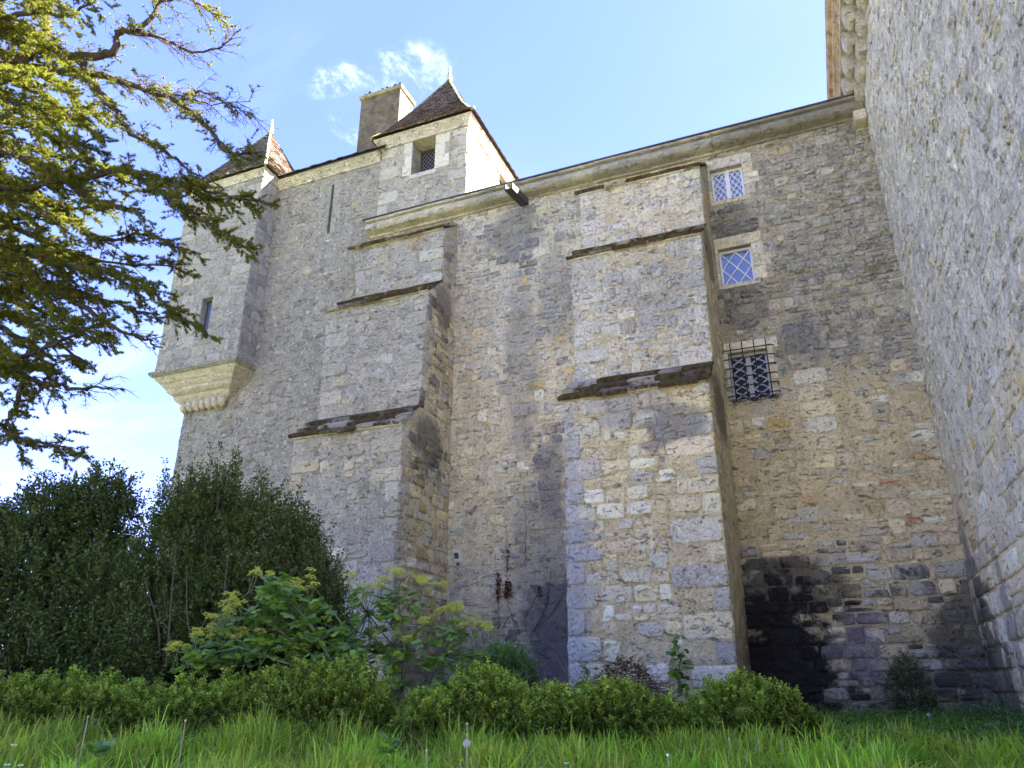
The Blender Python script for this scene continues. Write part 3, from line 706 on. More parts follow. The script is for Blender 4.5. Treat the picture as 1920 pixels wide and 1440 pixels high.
Q = dict(quoin=((.30, .62), (.30, .62)), course=(.20, .37), width=(.20, .56), square=.45, gap=.028)
buttress('buttress', 'big three stage stone buttress with ochre mortar and pale corner blocks, beside the small windows', st2, X2,
    dict(mats=(m_b2, mm_b2),
         face=[dict(Q, quoin=((.30, .62), (.30, .78)), keep=.86, relief=.014, pal={'pale': 3.2, 'cream': 3, 'tan': 1, 'grey': .7, 'blue': .5, 'white': 1.2}, qpal={'blue': 3, 'grey': 1.2}, qpal1={'pale': 2, 'cream': 2, 'grey': .7}),
               dict(Q, keep=.72, relief=.012, pal={'grey': 2.6, 'blue': 1.5, 'pale': 1.2, 'cream': .8, 'tan': 1}, qpal={'grey': 1.5, 'pale': 1.2, 'blue': 1}),
               dict(Q, keep=.6, relief=.010, pal={'grey': 2, 'cream': 1.5, 'tan': 1}, qpal={'cream': 1.5, 'pale': 1, 'ochre': .4, 'grey': .8})],
         flank=[dict(keep=.6, relief=.008, pal=MID_PAL, quoin=(None, None))] * 3), 200)
S1 = lambda z: -7.2
st1 = [(X(541, 990, YL), X(552, 824, YL), X(738, 1060, YL), X(756, 798, YL), ZB, z1a, YL),
       (X(597, 782, YM), X(613.6, 588, YM), X(785, 770, YM), X(804, 549, YM), z1b, z2a, YM),
       (X(668, 560, YU), X(656, 469, YU) + .12, X(828, 524, YU), X(833, 430, YU), z2b, z3a, YU)]
st1 = [(a_ if k else a_ + .0, b_, c_, d_, z0, z1, Y) for k, (a_, b_, c_, d_, z0, z1, Y) in enumerate(st1)]
buttress('buttress', 'big three stage grey stone buttress with mossy brown slabs, behind the tall umbel plants', st1, S1,
    dict(mats=(m_b1, mm_b1),
         face=[dict(Q, keep=.5, relief=.009, pal={'cream': 1.2, 'grey': 2.5, 'tan': 1.5, 'pale': .5}, qpal={'grey': 2, 'cream': .8, 'blue': .8}),
               dict(Q, keep=.5, relief=.009, pal={'grey': 3.2, 'cream': .8, 'tan': 1.2, 'white': .3}, qpal={'grey': 3, 'blue': .8}),
               dict(Q, keep=.5, relief=.009, pal={'cream': 2, 'grey': 2, 'ochre': .5, 'tan': 1}, qpal={'grey': 2, 'pale': .8})],
         flank=[dict(keep=.82, relief=.014, pal=MID_PAL, quoin=((.22, .4), None), qpal={'grey': 1, 'blue': 1}, width=(.2, .5)),
                dict(keep=.8, relief=.014, pal={'grey': 2, 'tan': 1.5, 'cream': 1.3, 'dark': .8}, quoin=((.22, .4), None), qpal={'grey': 1, 'dark': .7}, width=(.2, .45)),
                dict(keep=.8, relief=.012, pal={'grey': 2, 'dark': 1, 'blue': 1}, width=(.2, .4))]), 300)

# ---- west wing wall with the arrow slit
west = thing('west_wing', 'grey rubble wing wall with a narrow arrow slit, between corner turret and dormer', 'wall', (-11, YW, ZB))
mw = Masonry(west); ZE = 13.22; XW0 = -15.17
sl = [on_y(627, 345, YW), on_y(614, 438, YW)]; sx = (sl[0][0] + sl[1][0]) / 2; sz1, sz0 = sl[0][2], sl[1][2]
SL = (sx - .045, sx + .045, sz0, sz1)
def zone_west(t, r):
    z = ZB + t * (ZE - ZB)
    if z > 8: return dict(keep=.55, relief=.010, pal=dict(GREY_PAL, white=.9), square=.2)
    return dict(keep=.5, relief=.008, pal=dict(GREY_PAL, white=.1), square=.3, width=(.25, .6), course=(.18, .30))
opt = dict(holes=[(SL[0] - XW0, SL[1] - XW0, SL[2] - ZB, SL[3] - ZB), (-9.5 - XW0, 99, 11.2 - ZB, 99)], skips=[(SL[0] - .3 - XW0, SL[1] + .32 - XW0, SL[2] - .35 - ZB, SL[3] + .1 - ZB)], zone=zone_west, quoin=((.3, .55), None), qpal={'grey': 1})
panel(mw, (XW0, YW, ZB), (-7.2, YW, ZB), (-7.2, YW, ZE), (XW0, YW, ZE), m_west, mm_west, opt, 71, back=.45)
mw.build()
k_ = 0
zc_ = SL[2]
while zc_ < SL[3] - .05:
    h = min(.42, SL[3] - zc_)
    for sd in (0, 1):
        wd_ = (.30, .18)[(k_ + sd) % 2]; x0, x1 = (SL[0] - wd_, SL[0]) if sd == 0 else (SL[1], SL[1] + wd_)
        mb = MB(); mb.box(x0 + .003, x1 - .003 if sd == 0 else x1 - .003, YW - .012, YW + .3, zc_ + .003, zc_ + h - .003, .006, c=tuple(np.array(STONES['blue']) * random.uniform(.9, 1.05))); mb.build('jamb_stone', m_turret, west)
    zc_ += h; k_ += 1
mb = MB(); mb.box(SL[0] - .1, SL[1] + .1, YW + .22, YW + .25, SL[2] - .1, SL[3] + .1); mb.build('dark_backing', m_dark_fill, west)  # black panel paints the depth of the slit dark
mb = MB(); mb.hexa([(SL[0] - .02, YW - .016, SL[2] - .25), (SL[1] + .04, YW - .016, SL[2] - .25), (SL[1] + .04, YW + .2, SL[2] - .02), (SL[0] - .02, YW + .2, SL[2] - .02)],
                   [(SL[0] - .04, YW - .014, SL[2] - .23), (SL[1] + .06, YW - .014, SL[2] - .23), (SL[1] + .06, YW + .2, SL[2] + .02), (SL[0] - .04, YW + .2, SL[2] + .02)], c=(.6, .6, .58)); mb.build('slit_sill', m_dress, west)
eprof = [(.25, 0), (-.03, 0), (-.035, .05), (-.16, .20), (-.18, .20), (-.18, .26), (.25, .26)]
cornice(west, 'cornice_block', -13.02, -9.6, YW, ZE, eprof, .8)
mb = MB(); mb.box(XW0, XW0 + .4, YW + .1, YW + 7, ZB, ZE); mb.build('end_wall', mm_west, west)

# ---- tiled roofs
def tile_mat(name, cols, lich=.35):
    m, g = new_mat(name); P = g.new('ShaderNodeNewGeometry').outputs['Position']
    a = g.new('ShaderNodeAttribute', attribute_name='tint').outputs['Color']
    n1 = g.noise(P, 2.2, 5, .65); n2 = g.noise(P, 24, 6, .75)
    c = g.mix(n1, cols[0], cols[1]); c = g.mix(1.0, c, a, 'MULTIPLY')
    c = g.mix(g.m('MULTIPLY', g.step(n2, .50, .62), lich), c, (.27, .26, .235))
    f = g.m('ADD', .6, g.m('MULTIPLY', n2, .8)); c = g.mix(1.0, c, g.new('ShaderNodeCombineXYZ', {0: f, 1: f, 2: f}).outputs[0], 'MULTIPLY')
    bp = g.new('ShaderNodeBump', {'Strength': .6, 'Distance': .01, 'Height': n2}); finish(g, c, .92, bp.outputs[0], .1); return m
m_tile = tile_mat('roof_tile', ((.075, .050, .036), (.13, .090, .068)), .7)
m_tile2 = tile_mat('roof_tile_mossy', ((.09, .085, .06), (.15, .13, .105)), .4)
def tile_field(parent, name, edge_fn, rows, tw, mat, seed, th=.018, kind='stuff'):
    """edge_fn(t) -> (left point, right point, outward normal) of the roof surface at height fraction t"""
    r = np.random.default_rng(seed); V = []; Fc = []; C = []; n0 = 0
    for k in range(rows):
        a, b, n = edge_fn(k / rows); a2, b2, n2 = edge_fn(min((k + 1.25) / rows, 1))
        W_ = np.linalg.norm(b - a); cnt = max(1, int(round(W_ / tw))); off = (k % 2) * .5
        e = np.concatenate([[0], (np.arange(1, cnt) + off - .25) / cnt, [1]])
        for s0, s1 in zip(e, e[1:]):
            g = .003 / max(W_, .1); l = r.uniform(.020, .042); j = r.uniform(-.008, .008); c = r.uniform(.5, 1.5) * np.array([1, r.uniform(.92, 1.05), r.uniform(.85, 1.1)])
            up = (a2 - a); up = up / (np.linalg.norm(up) + 1e-9)
            p0 = a + (b - a) * (s0 + g) + up * j; p1 = a + (b - a) * (s1 - g) + up * j; q0 = a2 + (b2 - a2) * (s0 + g); q1 = a2 + (b2 - a2) * (s1 - g)
            V += [p0 + n * (l - th * .2), p1 + n * (l - th * .2), q1 + n2 * .002, q0 + n2 * .002, p0 + n * (l + th), p1 + n * (l + th), q1 + n2 * th, q0 + n2 * th]
            Fc += [[n0 + i for i in f] for f in ((4, 5, 6, 7), (0, 1, 5, 4), (1, 2, 6, 5), (3, 0, 4, 7), (0, 3, 2, 1))]; n0 += 8; C += [c] * 8
    return mesh_obj(name, np.array(V), Fc, mat, parent, tint=np.array(C), kind=kind)
def roof_face(parent, a, b, apl, apr, rows, tw, mat, seed, flare=.18):
    """hipped face from the eave a-b up to apl-apr with a slight bell-cast at the foot"""
    a, b, apl, apr = [np.asarray(p, float) for p in (a, b, apl, apr)]
    n = np.cross(b - a, apl - a); n /= np.linalg.norm(n)
    def fn(t):
        sag = -flare * (math.sin(math.pi * min(t * 1.0, 1)) ** 1.0) * (1 - t) * 1.3
        l = a + (apl - a) * t + n * sag; r_ = b + (apr - b) * t + n * sag; return l, r_, n
    o = tile_field(parent, 'roof_tiles', fn, rows, tw, mat, seed)
    mb = MB(); pts = []
    for k in range(9):
        l, r2, nn = fn(k / 8); pts += [l - nn * .01, r2 - nn * .01]
    mb.add(pts, [(2 * k, 2 * k + 1, 2 * k + 3, 2 * k + 2) for k in range(8)]); mb.build('roof_deck', m_tile_plain, parent)
    return fn
def ridge(parent, p, q, mat, r0=.05, fn=None):
    mb = MB(); n = 10; 
    pts = [np.asarray(fn(k / n)) if fn else np.asarray(p) + (np.asarray(q) - np.asarray(p)) * k / n for k in range(n + 1)]
    mb.tube(pts, [r0 * random.uniform(.85, 1.15) for _ in pts], 6); mb.build('hip_tiles', mat, parent)
def finial(parent, p, h):
    mb = MB(); mb.tube([p, p + np.array([0, 0, h * .25]), p + np.array([0, 0, h * .98]), p + np.array([0, 0, h])], [.085, .075, .03, .012], 10)
    mb.build('finial', m_trim, parent, smooth=False)

wr = thing('wing_roof', 'steep dark brown tiled roof rising behind the arrow slit wall', 'roof', (-11, YW, ZE + .26))
segs = [(YW - .26, ZE + .27), (YW + 2.3, ZE + 2.50), (YW + 4.6, ZE + 5.15)]
for k, ((ya, za), (yb, zb)) in enumerate(zip(segs, segs[1:])):
    fnr = lambda t, ya=ya, za=za, yb=yb, zb=zb, xe=(-9.4, -11.3)[k]: (np.array([-13.3, ya + (yb - ya) * t, za + (zb - za) * t]), np.array([xe, ya + (yb - ya) * t, za + (zb - za) * t]), np.array([0, -(zb - za), yb - ya]) / math.hypot(zb - za, yb - ya))
    tile_field(wr, 'roof_tiles', fnr, 20, .18, m_tile2, 80 + k, .02)
mb = MB(); mb.add([(-13.4, YW - .24, ZE + .262), (-9.4, YW - .24, ZE + .262), (-9.4, YW + 2.3, ZE + 2.47), (-13.4, YW + 2.3, ZE + 2.47), (-11.3, YW + 4.6, ZE + 5.1), (-13.4, YW + 4.6, ZE + 5.1), (-11.3, YW + 9, ZE + .26), (-13.4, YW + 9, ZE + .26)],
                  [(0, 1, 2, 3), (3, 2, 4, 5), (5, 4, 6, 7)]); mb.build('roof_deck', m_tile_plain, wr)

# ---- chimney
m_render = wall_mat('chimney_render', ((.062, .055, .045), (.10, .09, .072)), thr=40, soft=1, low=0, high=0, streak=True, white=.12, fine=.5, rough_px=.7)
ch = thing('chimney', 'tall grey rendered chimney stack with a row of dark clay pots, behind the dormer', 'chimney', (-11.5, 16.8, 15.5))
mb = MB(); mb.box(-12.3, -10.78, 16.5, 17.35, 14.6, 18.45); mb.build('chimney_stack', m_render, ch)
m_lich = wall_mat('lichened_cap', ((.16, .15, .09), (.26, .24, .15)), thr=40, soft=1, low=0, high=0, white=.2)
mb = MB(); mb.box(-12.36, -10.72, 16.44, 17.41, 18.45, 18.60, .02); mb.build('cap_slab', m_lich, ch)
m_pot = simple_mat('sooty_clay', (.035, .024, .02), .9, .5, 20)
for k in range(9):
    x = -12.2 + k * .165 + random.uniform(-.02, .02); h = random.uniform(.10, .2)
    mb = MB(); mb.tube([(x, 16.62, 18.6), (x, 16.62, 18.6 + h * .7), (x, 16.62, 18.6 + h)], [.06, .065, .075], 9); mb.build('chimney_pot', m_pot, ch)
mb = MB(); mb.box(-12.34, -10.74, 16.44, 17.4, 15.60, 15.83, .01); mb.build('lead_flashing', simple_mat('lead_grey', (.10, .10, .13), .5, .2), ch)

# ---- dormer turret
dm = thing('dormer_turret', 'square stone dormer turret with a deep leaded window and steep tiled roof, above the cornice', 'turret', (-8.3, YW, 11))
md = Masonry(dm); DX0, DX1, DY0, DY1, DZ0, DZ1 = -9.58, -6.99, YW - .02, 18.3, 10.95, 13.58
dw = [on_y(774, 266, DY0), on_y(817, 255, DY0), on_y(815, 317, DY0), on_y(771, 327, DY0)]
DW = ((dw[0][0] + dw[3][0]) / 2, (dw[1][0] + dw[2][0]) / 2, (dw[2][2] + dw[3][2]) / 2, DZ1)
hD = [(DW[0] - DX0, DW[1] - DX0, DW[2] - DZ0, DZ1 - DZ0)]
panel(md, (DX0, DY0, DZ0), (DX1, DY0, DZ0), (DX1, DY0, DZ1), (DX0, DY0, DZ1), m_dorm, mm_dorm,
      dict(holes=hD, skips=[(hD[0][0] - .28, hD[0][1] + .45, hD[0][2] - .05, 5)], quoin=((.3, .55), (.28, .5)), keep=.5, relief=.008, pal={'grey': 2, 'cream': 1, 'tan': 1}, qpal={'pale': 2, 'grey': 1}), 91, back=.45)
SW = (16.05, 16.95)                       # side opening (along Y)
panel(md, (DX1, DY0, DZ0), (DX1, DY1, DZ0), (DX1, DY1, DZ1), (DX1, DY0, DZ1), m_dorm, mm_dorm,
      dict(holes=[(SW[0] - DY0, SW[1] - DY0, 1.3, DZ1 - DZ0)], quoin=((.28, .5), None), keep=.75, relief=.014, pal={'tan': 3, 'grey': 2, 'ochre': 1}, qpal={'tan': 1}), 92, back=.45)
md.build()
for sd, (x0, x1) in enumerate(((DW[0] - .27, DW[0]), (DW[1], DW[1] + .42))):
    zc_ = DW[2]; k_ = 0
    while zc_ < DZ1 - .05:
        h = min(.38, DZ1 - zc_); mb = MB()
        if DZ1 - zc_ - h < .12: h = DZ1 - zc_
        mb.box(x0 + (.06 * (k_ % 2) if sd == 0 else 0) + .003, x1 - (.12 * (k_ % 2) if sd else 0) - .003, DY0 - .012, DY0 + .62, zc_ + .003, zc_ + h - .003, .006, c=tuple(np.array(STONES['pale']) * random.uniform(.92, 1.04))); mb.build('jamb_stone', m_dress, dm)
        zc_ += h; k_ += 1
mb = MB(); mb.box(DW[0] - .05, DW[1] + .05, DY0 - .02, DY0 + .6, DW[2] - .14, DW[2], .01, c=(.4, .4, .38)); mb.build('sill', m_dress, dm)
wf = MB(); frame_box(wf, (DW[0], DW[1], DW[2], DZ1), DY0 + .44, DY0 + .52, .05); wf = wf.build('window_frame', m_wood, dm)
mb = MB(); mb.box(DW[0] + .05, DW[1] - .05, DY0 + .485, DY0 + .49, DW[2] + .05, DZ1 - .05); mb.build('pane', m_glass_dark, wf)
m_lead = simple_mat('lead_came', (.30, .30, .32), .5, .1)
lattice(wf, (DW[0] + .05, DW[1] - .05, DW[2] + .05, DZ1 - .05), DY0 + .478, 5, 7, .009, m_lead, 'lead_came', .004)
mb = MB(); mb.box(DX0 + .1, DX1 - .1, DY0 + .8, DY1, DZ0 - 1, DZ1 - .02); mb.build('dark_inner_box', m_dark_fill, dm)  # black box stands in for the darkness inside the dormer
mb = MB(); mb.box(DX0, DX0 + .45, DY0 + .01, DY1, DZ0 - .5, DZ1 - .01); mb.build('west_side', mm_dorm, dm)
for y0, y1, nm in ((SW[0] - .02, SW[0] - .01, 'reveal'), (SW[1], SW[1] + .25, 'jamb_stone')):
    mb = MB(); mb.box(DX1 - .45, DX1 + .012, y0, y1, 12.2, DZ1, .004, c=(.6, .58, .52)); mb.build(nm, m_dress, dm)
def hood(parent, x0, x1, y0, y1, z, prof, mat, name='eave_cornice'):
    """mitred eave moulding on the front and right sides"""
    V = []; n = len(prof)
    for (cx, cy, sx_, sy_) in ((x0, y1, -1, 0), (x0, y0, -1, -1), (x1, y0, 1, -1), (x1, y1, 1, 0)):
        for (o_, h_) in prof: V.append((cx + sx_ * o_, cy + sy_ * o_, z + h_))
    Fc = []
    for s in range(3):
        for i in range(n - 1): Fc.append((s * n + i, (s + 1) * n + i, (s + 1) * n + i + 1, s * n + i + 1))
    mb = MB(); mb.add(V, Fc); mb.add([(x0, y0, z), (x1, y0, z), (x1, y1, z), (x0, y1, z), (x0, y0, z + .01), (x1, y0, z + .01), (x1, y1, z + .01), (x0, y1, z + .01)], [(0, 3, 2, 1), (4, 5, 6, 7)])
    return mb.build(name, mat, parent)
hp = [(.0, 0), (.045, 0), (.05, .05), (.16, .21), (.18, .22), (.18, .29), (-.05, .29)]
hood(dm, DX0, DX1, DY0, DY1, DZ1, hp, m_trim)
ze = DZ1 + .29; ov = .24
A = np.array; c0 = A([DX0 - ov, DY0 - ov, ze]); c1 = A([DX1 + ov, DY0 - ov, ze]); c2 = A([DX1 + ov, DY1 + ov, ze]); c3 = A([DX0 - ov, DY1 + ov, ze])
ap1 = A([-8.3, 15.3, 16.75]); ap2 = A([-8.3, 17.0, 16.75])
f1 = roof_face(dm, c0, c1, ap1, ap1, 26, .17, m_tile, 95); f2 = roof_face(dm, c1, c2, ap1, ap2, 26, .17, m_tile, 96)
f3 = roof_face(dm, c2, c3, ap2, ap2, 10, .4, m_tile, 97); f4 = roof_face(dm, c3, c0, ap2, ap1, 26, .17, m_tile, 98)
ridge(dm, None, None, m_lich, .045, fn=lambda t: (f1(t)[1] + f2(t)[0]) / 2); ridge(dm, None, None, m_lich, .045, fn=lambda t: (f1(t)[0] + f4(t)[1]) / 2)
ridge(dm, ap1, ap2, m_lich, .05); finial(dm, ap1, .55); finial(dm, ap2, .5)

# ---- corner turret on its moulded corbel
tr = thing('corner_turret', 'square ashlar corner turret on a moulded corbel, at the far left end behind the cedar', 'turret', (-14.4, 13.35, 7.6))
mt = Masonry(tr); TX0, TX1, TY0, TZ0, TZ1 = -15.76, -13.03, 13.35, 7.66, 13.30
tw_ = [on_y(378, 560, TY0), on_y(399, 556, TY0), on_y(390, 619, TY0), on_y(372, 621, TY0)]
TW = ((tw_[0][0] + tw_[3][0]) / 2, (tw_[1][0] + tw_[2][0]) / 2, (tw_[2][2] + tw_[3][2]) / 2, (tw_[0][2] + tw_[1][2]) / 2)
ts = [on_y(414, 397, TY0), on_y(402, 447, TY0)]; sx = (ts[0][0] + ts[1][0]) / 2
SL2 = (sx - .06, sx + .06, ts[1][2], ts[0][2])
ash = dict(course=(.30, .36), width=(.42, .72), gap=.006, relief=.006, keep=1, square=1.0, split=0, pal={'grey': 4, 'blue': 2, 'cream': .3}, quoin=((.35, .6), (.35, .6)), qpal={'grey': 2, 'blue': 1}, qh=.33)
panel(mt, (TX0, TY0, TZ0), (TX1, TY0, TZ0), (TX1, TY0, TZ1), (TX0, TY0, TZ1), m_turret, mm_turret,
      dict(ash, holes=[(TW[0] - TX0, TW[1] - TX0, TW[2] - TZ0, TW[3] - TZ0), (SL2[0] - TX0, SL2[1] - TX0, SL2[2] - TZ0, SL2[3] - TZ0)]), 101, back=.3)
panel(mt, (TX1, TY0, TZ0), (TX1, YW + .05, TZ0), (TX1, YW + .05, TZ1), (TX1, TY0, TZ1), m_turret, mm_turret, dict(ash, quoin=(None, None)), 102, back=.25)
panel(mt, (TX0, YW + 3, TZ0), (TX0, TY0, TZ0), (TX0, TY0, TZ1), (TX0, YW + 3, TZ1), m_turret, mm_turret, dict(ash, quoin=(None, None)), 103, back=.25)
mt.build()
wf = MB(); frame_box(wf, (TW[0], TW[1], TW[2], TW[3]), TY0 + .18, TY0 + .24, .035); wf = wf.build('window_frame', m_wood, tr)
mb = MB(); mb.box(TW[0] + .03, TW[1] - .03, TY0 + .21, TY0 + .215, TW[2] + .03, TW[3] - .03); mb.build('pane', m_glass, wf)
mb = MB(); mb.box(TX0 + .3, TX1 - .2, TY0 + .5, YW + 2.8, TZ0, TZ1); mb.box(SL2[0] - .1, SL2[1] + .1, TY0 + .26, TY0 + .28, SL2[2] - .1, SL2[3] + .1); mb.build('dark_backing', m_dark_fill, tr)  # black box and panel paint the turret openings dark
# corbel tiers: (height, front out, right side x, left side x)
def tier(prof, name='corbel_tier', mat=m_corbel):
    V = []; n = len(prof)
    for (z, y, xr, xl) in prof: V += [(xl, YW + .4, z), (xl, y, z), (xr, y, z), (xr, YW + .01, z)]
    Fc = []
    for i in range(n - 1):
        for s in range(3): Fc.append((i * 4 + s, i * 4 + s + 1, (i + 1) * 4 + s + 1, (i + 1) * 4 + s))
    Fc.append((0, 3, 2, 1)); Fc.append(tuple((n - 1) * 4 + k for k in range(4)))
    mb = MB(); mb.add(V, Fc); mb.build(name, mat, tr)
def lin(z): t = (TZ0 - z) / (TZ0 - 6.78); return TY0 + t * (YW - .02 - TY0), TX1 - t * .72, TX0 + t * .58
def ring(z, o_): y, xr, xl = lin(z); return (z, y - o_, xr + o_, xl - o_)
tier([ring(7.58, .10), ring(7.64, .12), ring(7.70, .09), (7.76, TY0 - .0, TX1 + .0, TX0 - .0)], mat=m_turret if False else mm_turret)
tier([ring(7.42, .02), ring(7.44, .05), ring(7.57, .075), ring(7.578, .075)])
tier([ring(7.30, -.02), ring(7.31, .02), ring(7.41, .045), ring(7.418, .045)])
tier([ring(7.12, -.07), ring(7.14, -.02), ring(7.18, .025), ring(7.23, .04), ring(7.28, .03), ring(7.298, .01)])
tier([ring(7.05, -.03), ring(7.055, .0), ring(7.115, .0), ring(7.118, -.02)])
tier([ring(6.93, -.04), ring(6.94, -.01), ring(7.04, .03), ring(7.048, .02)])
tier([ring(6.72, -.12), ring(6.76, -.08), ring(6.92, -.02), ring(6.928, -.03)])
y0_, xr_, xl_ = lin(6.83)
for k in range(7):
    x = xl_ + (xr_ - xl_) * (k + .5) / 7; mb = MB()
    mb.tube([(x, YW - .02, 6.70), (x, y0_ - .02, 6.77), (x, y0_ - .055, 6.86), (x, y0_ - .05, 6.925)], [.05, .10, .115, .115], 8); mb.build('gadroon', m_corbel, tr, smooth=True)
hood(tr, TX0, TX1, TY0, YW + 3, TZ1, [(0, 0), (.03, 0), (.035, .05), (.10, .16), (.12, .17), (.12, .22), (-.05, .22)], m_trim)
ze = TZ1 + .22; ov = .17
c0 = A([TX0 - ov, TY0 - ov, ze]); c1 = A([TX1 + ov, TY0 - ov, ze]); c2 = A([TX1 + ov, 16.2, ze]); c3 = A([TX0 - ov, 16.2, ze]); ap = A([-14.38, 14.75, 16.35])
g1 = roof_face(tr, c0, c1, ap, ap, 24, .17, m_tile2, 105, .12); g2 = roof_face(tr, c1, c2, ap, ap, 24, .17, m_tile, 106, .12); g3 = roof_face(tr, c2, c3, ap, ap, 8, .4, m_tile, 107, .1); g4 = roof_face(tr, c3, c0, ap, ap, 12, .3, m_tile, 108, .1)
ridge(tr, None, None, m_lich, .04, fn=lambda t: (g1(t)[1] + g2(t)[0]) / 2); finial(tr, ap, .55)

# ---- the great tower on the right
tw = thing('great_tower', 'huge grey stone tower wall rising along the right edge with a bracketed cornice', 'tower', (XT, 9, ZB))
mT = Masonry(tw); YN, YF = 1.5, 26.0; TH = 10.95
def zone_tower(t, r):
    z = ZB + t * (TH - ZB)
    if z > 3.6: return dict(keep=.6, relief=.008, pal={'grey': 3, 'blue': 3, 'pale': 2, 'cream': .7, 'white': .6}, square=.15, width=(.18, .5), course=(.16, .30))
    if z > 1.8: return dict(keep=.66, relief=.009, pal={'cream': 5, 'pale': 2, 'white': 1, 'ochre': .6}, square=.3, width=(.3, .7), course=(.22, .36))
    return dict(keep=1.0, relief=.020, pal={'cream': 5, 'pale': 2, 'grey': .5, 'white': 1}, square=.8, width=(.4, .85), course=(.27, .36))
putlog = []
for (px_, py_) in ((1709, 110), (1865, 130), (1848, 120), (1817, 252), (1806, 310), (1830, 190), (1917, 10), (1911, 400), (1860, 605), (1896, 745), (1715, 40), (1875, 450)):
    p = on_x(px_, py_, XT); u_ = YF - p[1]; v_ = p[2] - ZB
    if 0 < v_ < TH - ZB - .3: s_ = random.uniform(.03, .06); putlog.append((u_ - s_, u_ + s_, v_ - s_, v_ + s_))
panel(mT, (XT, YF, ZB), (XT, YN, ZB), (XT, YN, TH), (XT, YF, TH), m_tower, mm_tower, dict(zone=zone_tower, holes=putlog[:6], gap=.026), 121, back=.6)
mT.items = [it for it in mT.items if it[0][-1][1] < YW + .3]
mT.build()
mb = MB(); mb.box(XT + .62, 12, YN, YF, ZB, TH + 2.6); mb.build('tower_body', mm_tower, tw)
mb = MB(); mb.box(XT - .3, XT + .7, YN, YF, TH + 1.0, TH + 2.9); mb.build('shade_parapet', m_capital, tw)  # out of view, raised so that it shades the lower cedar
# bracket cornice
y = 10.4; kk = 0
while y < 15.2:
    mb = MB(); P = [(.02, -.02), (.02, .02)]
    def qarc(cx, cz, rr): return [(cx - rr * math.sin(a), cz - rr * math.cos(a)) for a in np.linspace(0, math.pi / 2, 6)]
    prof = [(.05, -.30)] + qarc(-.02, -.13, .14) + [(-.17, -.03)] + qarc(-.20, .07, .13) + [(-.35, .16)] + [(-.35, .30), (.05, .30)]
    mb.extrude([(p_[0], 0, p_[1]) for p_ in prof], (XT, y, TH + .28), (XT, y + .26, TH + .28)); mb.build('bracket', m_capital, tw)
    y += .62
mb = MB(); mb.box(XT - .01, XT + .6, YN, YF, TH, TH + .6); mb.build('frieze', m_capital, tw)
mb = MB(); mb.box(XT - .37, XT + .3, YN, YF, TH + .58, TH + .70); mb.build('soffit_slab', m_capital, tw)
y = 9.6
m_cor2 = wall_mat('tower_cornice_edge', ((.24, .16, .11), (.40, .33, .26)), thr=40, soft=1, low=0, high=0, axis='y', white=.25, fine=.6)
while y < 15.5:
    ln = random.uniform(.8, 1.2); mb = MB()
    mb.extrude([(.1, 0, .0), (-.38, 0, .0), (-.40, 0, .06), (-.46, 0, .10), (-.48, 0, .17), (-.54, 0, .20), (-.57, 0, .28), (-.57, 0, .36), (.1, 0, .36)], (XT, y + .004, TH + .70), (XT, y + ln - .004, TH + .70)); mb.build('cornice_block', m_cor2, tw); y += ln

# small wall lamp
lp = on_y(860, 1043, YW)
lamp = thing('wall_lamp', 'small dirty white outdoor floodlight box fixed low on the wall between the buttresses', 'lamp', lp)
m_pl = simple_mat('dirty_plastic', (.80, .79, .66), .5, .25, 20)
mb = MB(); x, y, z = lp; mb.box(x - .075, x + .075, YW - .03, YW, z - .14, z + .13, .006); mb.build('back_plate', m_pl, lamp)
mb = MB(); mb.hexa([(x - .065, YW - .05, z - .12), (x + .065, YW - .05, z - .12), (x + .065, YW - .03, z - .12), (x - .065, YW - .03, z - .12)], [(x - .075, YW - .15, z + .10), (x + .075, YW - .15, z + .10), (x + .075, YW - .03, z + .12), (x - .075, YW - .03, z + .12)]); mb.build('housing', m_pl, lamp)
mb = MB(); mb.hexa([(x - .045, YW - .078, z - .06), (x + .045, YW - .078, z - .06), (x + .045, YW - .06, z - .06), (x - .045, YW - .06, z - .06)], [(x - .05, YW - .135, z + .05), (x + .05, YW - .135, z + .05), (x + .05, YW - .1, z + .05), (x - .05, YW - .1, z + .05)]); mb.build('lens', simple_mat('lens_glass', (.10, .11, .09), .15, .1), lamp)
mb = MB(); mb.tube([(x, YW - .03, z - .14), (x, YW - .045, z - .19)], [.03, .02], 6); mb.build('bracket', simple_mat('rust', (.16, .06, .03), .9, .4, 30), lamp)
# ------------------------------------------------------------------ ground
xs = np.concatenate([[-3000, -800, -200, -60, -40], np.arange(-30, 12.01, .35), [20, 40, 60, 200, 800, 3000]])
ys = np.concatenate([[-3000, -800, -200, -60, -20], np.arange(-6, 22.01, .35), [30, 50, 80, 200, 800, 3000]])
gx, gy = np.meshgrid(xs, ys); gz = ground_z(gx, gy)
far = np.maximum(np.abs(gx) , np.abs(gy)) > 35; gz[far] = -1.2
n_, m_ = gx.shape; idx = np.arange(n_ * m_).reshape(n_, m_)
Fg = np.stack([idx[:-1, :-1], idx[:-1, 1:], idx[1:, 1:], idx[1:, :-1]], -1).reshape(-1, 4)
def soil_mat():
    m, g = new_mat('soil'); P = g.new('ShaderNodeNewGeometry').outputs['Position']
    n1 = g.noise(P, 1.2, 5); n2 = g.noise(P, 14, 7, .7)
    c = g.mix(n1, (.09, .12, .035), (.12, .15, .05)); c = g.mix(g.step(n2, .5, .7), c, (.06, .045, .03))
    finish(g, c, .95, g.new('ShaderNodeBump', {'Strength': .7, 'Distance': .05, 'Height': n2}).outputs[0], .1); return m
mesh_obj('ground', np.stack([gx, gy, gz], -1).reshape(-1, 3), Fg, soil_mat(), kind='structure', origin=(0, 0, 0), smooth=True)

